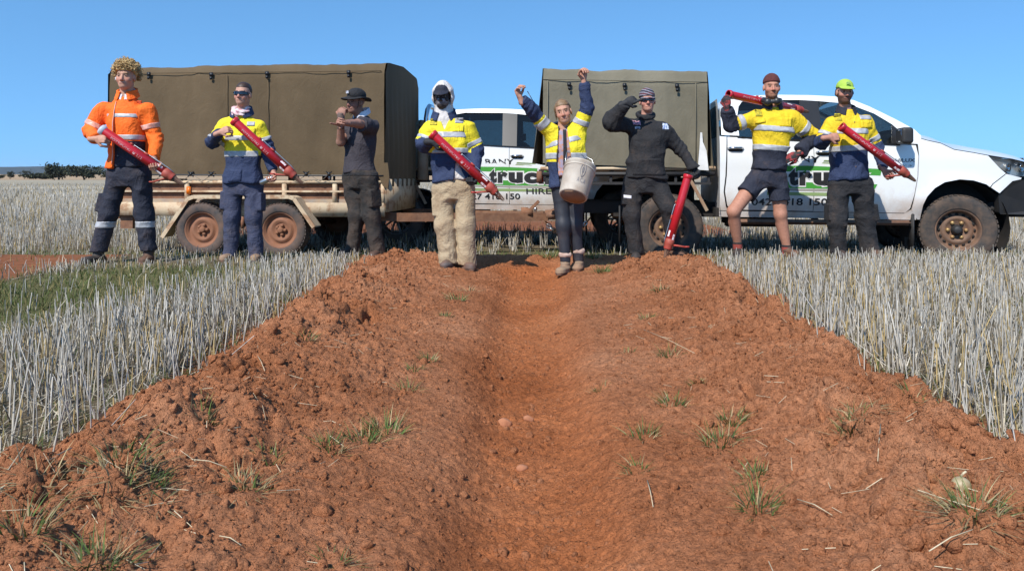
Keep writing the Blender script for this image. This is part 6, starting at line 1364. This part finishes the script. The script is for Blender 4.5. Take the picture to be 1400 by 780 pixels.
def p_bucket():
    s = Person('cheering person with both fists raised, open yellow jacket and bucket at waist', 7.0, dict(neck=(769, 175), shA=(754, 183), shB=(791, 181), elA=(728, 153, -.10), wrA=(711, 134, -.2), elB=(803, 148, -.05), wrB=(798, 109, -.1), hipA=(766, 258), hipB=(789, 258), knA=(770, 308, -.05), knB=(786, 308, .0), anA=(773, 358, -.06), anB=(791, 358, .02)))
    s.head(770, 153, -8, -2, -12, .93, (.52, .28, .19), hair=(.2, .12, .05), lip=1.0)
    scalp(s, H_DB, r=(.079, .098, .091), line=.056, amp=.0025, fr=70, extra=lambda q: s_ell(q, (.0, -.11, .045), (.036, .034, .036)))
    b = MB(); w0 = np.array(s.root['w0'])
    for i in range(26):
        a = rng.uniform(-1, 1); p0 = s.hl(a * .06, .062 - .03 * abs(a), .085); p1 = s.hl(a * .085, .02, .06 - .03 * rng.random()); p2 = s.hl(np.sign(a) * .083, -.01 + .03 * rng.random(), -.02 - .05 * rng.random()); b.tube([p0 - w0, p1 - w0, p2 - w0], [.0022, .002, .0008], 4)
    b.build('hair_strand', H_DB, s.root)
    fi = s.torso(240, .135, .130, .125, .125, .105); ff, _ = s.top('t_shirt', fi, [], [M_FLOWER], None, amp=.004, seed=4)
    ft = s.torso(254, .155, .158, .155, .168, .13); aA, aB = s.arm('A', (.072, .062, .05)), s.arm('B', (.072, .062, .05)); zs = s.z(221)
    xl = lambda z: np.interp(z, [s.z(255), s.z(220), s.z(180)], [s.x(765), s.x(760), s.x(763)]); xr = lambda z: np.interp(z, [s.z(255), s.z(220), s.z(180)], [s.x(787), s.x(780), s.x(775)])
    cut = lambda p: np.minimum((p - s.M) @ s.V + .015, np.minimum(p[:, 0] - xl(p[:, 2]), xr(p[:, 2]) - p[:, 0]))
    f, _ = s.top('jacket', ft, [aA, aB], [M_YEL2, M_NAVY], hivis_class(s, ft, aA, aB, zs, .74, .80), amp=.010, cutf=lambda p: np.where((aA(p) < 0) | (aB(p) < 0), -1, cut(p)), fr=13)
    fb = s.tb
    s.band(fb, s.z(218), s.z(209), M_TAPE, cutf=cut); s.band(fb, s.z(197), s.z(189), M_TAPE, tilt=.25, cutf=cut); s.aband(f, 'A', .42, .66, M_TAPE); s.aband(f, 'B', .38, .58, M_TAPE)
    ring_collar(s, .080, .034, M_NAVY, .040, .006)
    b = MB(); st = []
    for z in np.linspace(s.z(172), s.z(226), 10):
        x = s.x(771); y = front_y(lambda p: np.minimum(ff and fi(p), 9), np.array([x]), np.array([z]), s.y0, s.y1)[0]; st.append(np.array((x, y - .008, z)) - w0)
    for i in range(9): b.bar(st[i], st[i + 1], .028, .004, (0, 1, 0))
    b.build('neck_strap', M_BLK, s.root)
    ftr, _ = s.legs('leggings', M_LEG, (.083, .060, .046), 244, pel=(.145, .112), amp=.002, stack=.1)
    for q, t in (('A', (-.45, -1)), ('B', (-.15, -1))): s.boot(q, M_BOOTT, t, sc=.97, shaft=.16)
    for q in 'AB':
        a = s.J['an' + q]; g = float(gz(a[0], a[1])); c = np.array((a[0], a[1], g + .165)); sk = lambda p: np.sqrt((np.linalg.norm((p - c)[:, :2], axis=1) - .042) ** 2 + ((p - c)[:, 2] * .7) ** 2) - .016 + wrk(p, 3, 50, .004); sdf_obj('sock', sk, c - .09, c + .09, .006, pm('cream_sock', (.55, .40, .32), (.4, .26, .2), 30, .95), s.root)
    s.hand('A', s.J['wrA'], (-.35, -.1, .9), (.7, -.6, .3), 1.35, 1, sc=.93); s.hand('B', s.J['wrB'], (-.1, -.1, 1), (.3, -.9, .1), 1.5, -1, sc=.93)
    s.finish()
    # bucket, tipped so that its base faces the camera
    c = P(789, 246, 6.70); ax = nrm((.27, .52, .90)); g = empty('planting_bucket', c - ax * .17, label='dirty white plastic bucket hanging tilted at the waist of the cheering person', cat='bucket'); o = np.array(g.location)
    M_BK = pm('dirty_white_plastic', (.54, .48, .40), (.40, .33, .26), 7, .6, dust=.02, dscale=6, bump=.2, dustc=(.30, .19, .12))
    b = MB(); b.lathe([(0, .002), (.118, .0), (.124, .008), (.138, .295), (.143, .297), (.143, .31), (.135, .31), (.132, .29), (.118, .012), (0, .012)], c - ax * .17 - o, ax, 40); bk = b.build('tub', M_BK, g)
    b = MB(); b.lathe([(.138, .255), (.144, .257), (.144, .266), (.139, .269)], c - ax * .17 - o, ax, 40); b.build('rim_rib', M_BK, g)
    b = MB(); b.lathe([(0, -.001), (.110, -.0015), (.110, .001)], c - ax * .17 - o, ax, 36); b.build('base', pm('muddy_base', (.30, .19, .12), (.22, .13, .08), 9, .9, bump=.4), g)
    u = nrm(np.cross(ax, (0, -1, 0))); u = u if u[0] > 0 else -u; fr = nrm(np.cross(u, ax)); fr = fr if fr[1] < 0 else -fr; u = nrm(np.cross(fr, ax)); u = u if u[0] > 0 else -u
    M_INK = pm('faded_ink', (.13, .12, .14), (.30, .28, .27), 40, .8)
    def on(th, h_, e=.0025): r_ = .124 + (.138 - .124) * (h_ - .008) / .287 + e; return c - ax * .17 - o + ax * h_ + r_ * (math.cos(th) * fr + math.sin(th) * u)
    b = MB(); lf = [(.12 + .17 * math.sin(t), .205 + .065 * math.cos(t) * (1 if True else 0)) for t in np.linspace(0, 2 * math.pi, 25)]; lf = [(.12 + .17 * math.sin(t) * abs(math.sin(t)) ** .4, .205 + .07 * math.cos(t)) for t in np.linspace(0, 2 * math.pi, 29)]
    b.tube([on(t, h_) for t, h_ in lf], .0028, 4, caps=False); b.tube([on(.12 + .06 * math.sin(t), .205 + .028 * math.cos(t)) for t in np.linspace(0, 6.28, 15)], .0022, 4, caps=False); b.tube([on(.12, .135), on(.12, .275)], .0018, 4); b.build('leaf_drawing', M_INK, bk)
    for i_, ch in enumerate('ACA'): V2, Fs, _ = text_mesh(ch, 0); b = MB(); b.add([on(-.12 + .22 * i_ + .17 * x, .085 + .045 * y) for x, y in V2], Fs); b.build('lettering', M_INK, bk)
    b = MB(); top = c + ax * .135 - o; b.tube([top + u * .140, top + u * .12 + (0, .10, .10), top + (0, .13, .13), top - u * .12 + (0, .10, .10), top - u * .140], .004, 6); b.build('handle', M_STEEL, g)
p_bucket()
def p_hoodie():
    s = Person('person in black hoodie lifting a gloved hand to sunglasses under striped headwear', 7.6, dict(neck=(883, 158), shA=(859, 168), shB=(907, 168), elA=(836, 168, -.14), wrA=(855, 141, -.26), elB=(930, 203, .0), wrB=(950, 232, -.1), hipA=(865, 248), hipB=(897, 248), knA=(862, 294, -.03), knB=(914, 285, -.12), anA=(870, 345), anB=(921, 342, -.08)))
    s.head(885, 138, -6, 3, -3, .95, (.55, .28, .20), hair=(.1, .06, .03)); sunnies(s, zc=.006)
    stp = lambda V: (lambda q: np.where((np.sin(q[:, 2] * 210 + q[:, 0] * 10 + 4 * np.sin(q[:, 0] * 20)) > .35)[:, None], np.array((.26, .25, .29)), np.where((np.sin(q[:, 2] * 105 + 1) > .3)[:, None], np.array((.12, .04, .05)), np.array((.025, .025, .04)))))(((V - s.hc) @ s.hm) / s.hs)
    headwear(s, 'striped_cap', lambda q: cap_q(q, .062, .030, -.35, (.083, .103, .092)), colmat('striped_cotton', .9, .3, 200), .005, .17, colour=stp)
    ft = s.torso(244, .18, .178, .182, .182, .140); aA, aB = s.arm('A', (.082, .072, .055)), s.arm('B', (.080, .070, .055))
    f, _ = s.top('hoodie', ft, [aA, aB], [M_BLK], None, amp=.011, fr=11)
    def hd(p):
        q = p - (s.N + (0, .02, .008)); u = q @ s.U; v = q @ s.V; zz = q[:, 2] + .35 * v; rr = np.sqrt(u * u + v * v * .9); return np.sqrt((rr - .080) ** 2 + (zz * .7) ** 2) - .020 + wrk(p, 9, 30, .004)
    sdf_obj('hood', hd, s.N - .2, s.N + .2, .007, M_BLK, s.root)
    s.band(s.tb, s.z(245), s.z(239), M_BLK, name='waistband', off=.006)
    patch('kangaroo_pocket', f, [(s.x(862), s.z(240)), (s.x(908), s.z(240)), (s.x(900), s.z(217)), (s.x(870), s.z(217))], s.y0, s.y1, M_BLK, s.root, off=.010, n=(14, 8))
    patch('chest_print', f, [(s.x(863), s.z(171)), (s.x(874), s.z(172)), (s.x(874), s.z(166)), (s.x(863), s.z(165))], s.y0, s.y1, M_PATCH_P, s.root, off=.003)
    patch('small_print', f, [(s.x(866), s.z(177)), (s.x(873), s.z(177)), (s.x(873), s.z(174)), (s.x(866), s.z(174))], s.y0, s.y1, M_PATCH_W, s.root, off=.003)
    patch('round_print', f, [(s.x(903), s.z(178)), (s.x(912), s.z(178)), (s.x(912), s.z(169)), (s.x(904), s.z(169))], s.y0, s.y1, pm('print_blue_white', (.60, .64, .72), (.12, .18, .34), 45, .8, lo=.46, hi=.52), s.root, off=.003)
    ftr, _ = s.legs('trousers', M_BLK, (.098, .078, .070), 238, pockets=[s.pocket('A', .45, .9)], pel=(.17, .125), amp=.009)
    patch('trouser_label', ftr, [(s.x(851), s.z(270)), (s.x(861), s.z(271)), (s.x(861), s.z(267)), (s.x(851), s.z(266))], s.y0, s.y1, M_WCOT, s.root)
    for q, t in (('A', (-.2, -1)), ('B', (.3, -1))): s.boot(q, M_BOOTD, t)
    s.hand('A', s.J['wrA'], (.8, .0, .35), (.2, .9, -.2), 1.2, -1, glove=M_GLOVE, point=(0,)); s.hand('B', s.J['wrB'], (.1, -.45, -.85), (-.5, -.6, -.3), 1.4, -1, glove=M_GLOVE)
    s.finish(); planter(P(941, 240, 7.32), P(914, 335, 7.28), 'upright red planting tube standing on the mound beside the black hoodie', lever=(1, -.2, -.1), face=(-.2, -1, 0), text=False)
p_hoodie()
def p_shorts():
    s = Person('bearded person in shorts and maroon beanie carrying a red tube on the shoulder', 7.7, dict(neck=(1057, 143), shA=(1032, 156), shB=(1083, 153), elA=(998, 172, -.03), wrA=(994, 147, -.12), elB=(1113, 187, .06), wrB=(1091, 211, -.06), hipA=(1036, 243), hipB=(1063, 243), knA=(1003, 289, -.14), knB=(1067, 293, -.02), anA=(1009, 336, -.02), anB=(1076, 340, .0)))
    s.head(1055, 119, -8, 0, 0, 1.0, (.50, .245, .165), hair=(.22, .10, .05), beard=.5, beardc=(.24, .11, .05))
    bc = lambda q: smax(s_ell(q, (0, -.016, .046), (.082, .102, .094)) + .002 * np.sin(np.arctan2(q[:, 0], q[:, 1]) * 40), .040 + .25 * (q[:, 1]) * .35 - q[:, 2], .008)
    headwear(s, 'beanie', bc, pm('maroon_knit', (.115, .030, .026), (.07, .02, .018), 40, .95, bump=.5, bscale=180), .005, .16)
    w0 = np.array(s.root['w0'])
    mf = lambda q: np.minimum(np.minimum(s_ell(q, (-.050, .070, -.155), (.038, .030, .038)), s_ell(q, (.036, .078, -.150), (.038, .030, .038))), np.abs(np.sqrt((np.sqrt(q[:, 0] ** 2 + (q[:, 1] + .005) ** 2) - .088) ** 2 + ((q[:, 2] + .135 + .2 * q[:, 1]) * .6) ** 2)) - .014)
    headwear(s, 'ear_muffs', mf, M_BPL, .0055, .24)
    ft = s.torso(233, .19, .185, .152, .150, .13); aA, aB = s.arm('A', (.082, .07, .055)), s.arm('B', (.084, .076, .064), .06); zs = s.z(205)
    f, _ = s.top('shirt', ft, [aA, aB], [M_YEL, M_NAVYD], hivis_class(s, ft, aA, aB, zs, .78, .93), amp=.011, fr=12)
    fb = s.tb
    s.band(fb, s.z(181), s.z(173), M_TAPE, tilt=-.08); s.band(fb, s.z(207), s.z(199), M_TAPE, tilt=-.08); s.aband(f, 'B', .44, .62, M_TAPE); s.aband(f, 'A', .50, .70, M_TAPE)
    patch('logo_print', f, [(s.x(1030), s.z(160)), (s.x(1039), s.z(160)), (s.x(1039), s.z(150)), (s.x(1030), s.z(150))], s.y0, s.y1, M_PATCH_G, s.root, off=.003)
    patch('chest_pocket', f, [(s.x(1060), s.z(174)), (s.x(1077), s.z(175)), (s.x(1078), s.z(162)), (s.x(1060), s.z(162))], s.y0, s.y1, M_YEL, s.root, off=.007); patch('pocket_flap', f, [(s.x(1029), s.z(170)), (s.x(1042), s.z(168)), (s.x(1042), s.z(163)), (s.x(1029), s.z(164))], s.y0, s.y1, M_YEL, s.root, off=.008)
    ring_collar(s, .080, .030, M_NAVYD, .03, .005)
    ftr, _ = s.legs('shorts', M_NAVYD, (.104, .102, .1), 228, hemt=(.50, .64), pel=(.160, .122), amp=.010, stack=0)
    j = s.J; t2 = np.array((.46, .215, .14))
    for q in 'AB':
        a, b, c = j['hip' + q], j['kn' + q], j['an' + q]; calf = lerp(b, c, .3) + (0, .035, 0)
        g = lambda p, a=a, b=b, c=c, calf=calf: smin(smin(s_chain(p, [a, b, c], [.088, .061, .039], .03), s_cone(p, calf, lerp(b, c, .65) + (0, .015, 0), .055, .040), .03), s_ell(p, b + (0, -.035, 0), (.035, .03, .045)), .02)
        s.limb([a, b, c], None, .009, g, t2)
        zs_ = c[2]; sk = lambda p, c=c, b=b: np.maximum(np.maximum(s_cone(p, c - (0, 0, .06), lerp(c, b, .16), .046, .046), p[:, 2] - lerp(c, b, .12)[2]), c[2] - .06 - p[:, 2])
        sdf_obj('sock', sk, c - .14, c + .14, .0065, [pm('red_sock', (.34, .07, .05), (.28, .05, .04), 20, .95), M_BLK], s.root, lambda p, c=c: (np.abs(p[:, 2] - c[2] - .015) < .018).astype(int) * 0 + (p[:, 2] > c[2] + .02).astype(int)); s.boot(q, M_BOOTD, (-.35, -1) if q == 'A' else (.3, -1), shaft=.07)
    s.limb([lerp(j['elB'], j['wrB'], .7), j['wrB']], [.034, .028], tone=t2)
    s.hand('A', j['wrA'], (-.1, -.1, 1), (.6, .8, .1), 1.25, 1, glove=M_GLOVER); s.hand('B', j['wrB'], (-.95, -.1, -.35), (.1, .9, -.2), .75, 1, glove=M_GLOVER)
    s.finish(); planter(P(996, 129, 7.60), P(1092, 150, 7.98), 'red planting tube carried level across the shoulder of the bearded person', lever=(.3, .2, -.8), face=(0, -1, .2))
p_shorts()
def p_cap():
    s = Person('bearded person in lime green cap with yellow and navy shirt beside the car door', 7.7, dict(neck=(1158, 150), shA=(1133, 162), shB=(1185, 162), elA=(1122, 195, -.04), wrA=(1133, 188, -.27), elB=(1199, 201, .02), wrB=(1209, 233, -.15), hipA=(1145, 252), hipB=(1177, 252), knA=(1145, 300, -.02), knB=(1184, 300), anA=(1146, 350), anB=(1189, 350)))
    s.head(1155, 126, -7, -3, 3, .98, (.46, .235, .165), hair=(.06, .035, .025), beard=.85, beardc=(.09, .045, .03))
    headwear(s, 'cap', lambda q: cap_q(q, .092, .050, -.30), M_GREEN, .005); scalp(s, H_BR, r=(.082, .096, .07), c=(0, -.028, -.005), line=-.035, low=-.09, amp=.006, fr=80)
    w0 = np.array(s.root['w0'])
    b = MB(); V = [s.hl(x, .104 - 6 * x * x, z) - w0 for x, z in ((-.022, .074), (.022, .074), (.018, .098), (-.018, .098))]; b.add(V, [[0, 1, 2, 3]]); b.build('cap_print', pm('print_dark_green', (.10, .22, .04), (.40, .62, .2), 80, .8), s.root)
    ft = s.torso(246, .182, .172, .165, .182, .128); aA, aB = s.arm('A', (.076, .064, .05)), s.arm('B', (.076, .062, .048)); zs = s.z(206)
    f, _ = s.top('shirt', ft, [aA, aB], [M_YEL, M_NAVY], hivis_class(s, ft, aA, aB, zs, .86, .82), amp=.009)
    fb = s.tb
    s.band(fb, s.z(184), s.z(176), M_TAPE); s.band(fb, s.z(207), s.z(199), M_TAPE, tilt=.06); s.aband(f, 'B', .55, .74, M_TAPE); s.aband(f, 'A', .52, .70, M_TAPE)
    patch('reflective_patch', f, [(s.x(1171), s.z(164)), (s.x(1188), s.z(164)), (s.x(1188), s.z(158)), (s.x(1171), s.z(158))], s.y0, s.y1, M_TAPE, s.root); patch('chest_pocket', f, [(s.x(1170), s.z(176)), (s.x(1188), s.z(176)), (s.x(1188), s.z(166)), (s.x(1170), s.z(166))], s.y0, s.y1, M_YEL, s.root, off=.007)
    patch('logo_print', f, [(s.x(1137), s.z(166)), (s.x(1146), s.z(166)), (s.x(1146), s.z(156)), (s.x(1137), s.z(156))], s.y0, s.y1, M_PATCH_G, s.root, off=.003)
    b = MB()
    for py in (168, 190, 228):
        x, z = s.x(1162), s.z(py); y = front_y(f, np.array([x]), np.array([z]), s.y0, s.y1)[0]; b.lathe([(0, -.003), (.006, -.003), (.006, .003)], np.array((x, y - .002, z)) - w0, (0, 1, 0), 8)
    b.build('button', M_BOOTG, s.root)
    ring_collar(s, .080, .036, M_NAVYD, .034, .008)
    ftr, _ = s.legs('trousers', M_BLK, (.105, .090, .086), 240, pockets=[s.pocket('A', .8, 1.15), s.pocket('B', .8, 1.15)], pel=(.172, .13), amp=.009, stack=.5)
    for q, t in (('A', (-.2, -1)), ('B', (.2, -1))): s.boot(q, M_BOOTD, t)
    s.hand('A', s.J['wrA'], (.95, -.1, .1), (.1, .9, -.3), 1.45, -1); s.hand('B', s.J['wrB'], (.45, -.35, -.75), (-.4, -.8, .2), 1.45, -1)
    s.finish(); planter(P(1150, 173, 7.42), P(1236, 236, 7.42), 'red planting tube held by the person in the lime green cap', lever=(-1, -.1, -.1))
p_cap()
# ------------------------------------------------------------------ clear country air
hz_m = bpy.data.materials.new('air'); hz_m.use_nodes = True; n_ = hz_m.node_tree.nodes; n_.remove(n_['Principled BSDF'])
pv = n_.new('ShaderNodeVolumePrincipled'); pv.inputs['Color'].default_value = (.80, .88, 1.0, 1); pv.inputs['Density'].default_value = 3.6e-5; pv.inputs['Anisotropy'].default_value = .2
hz_m.node_tree.links.new(pv.outputs[0], n_['Material Output'].inputs['Volume'])
b = MB(); b.box((0, 5400, 92), (16400, 12400, 210)); hz = b.build('haze', hz_m, None, label='thin pale air lying over the whole field', cat='haze', kind='stuff')
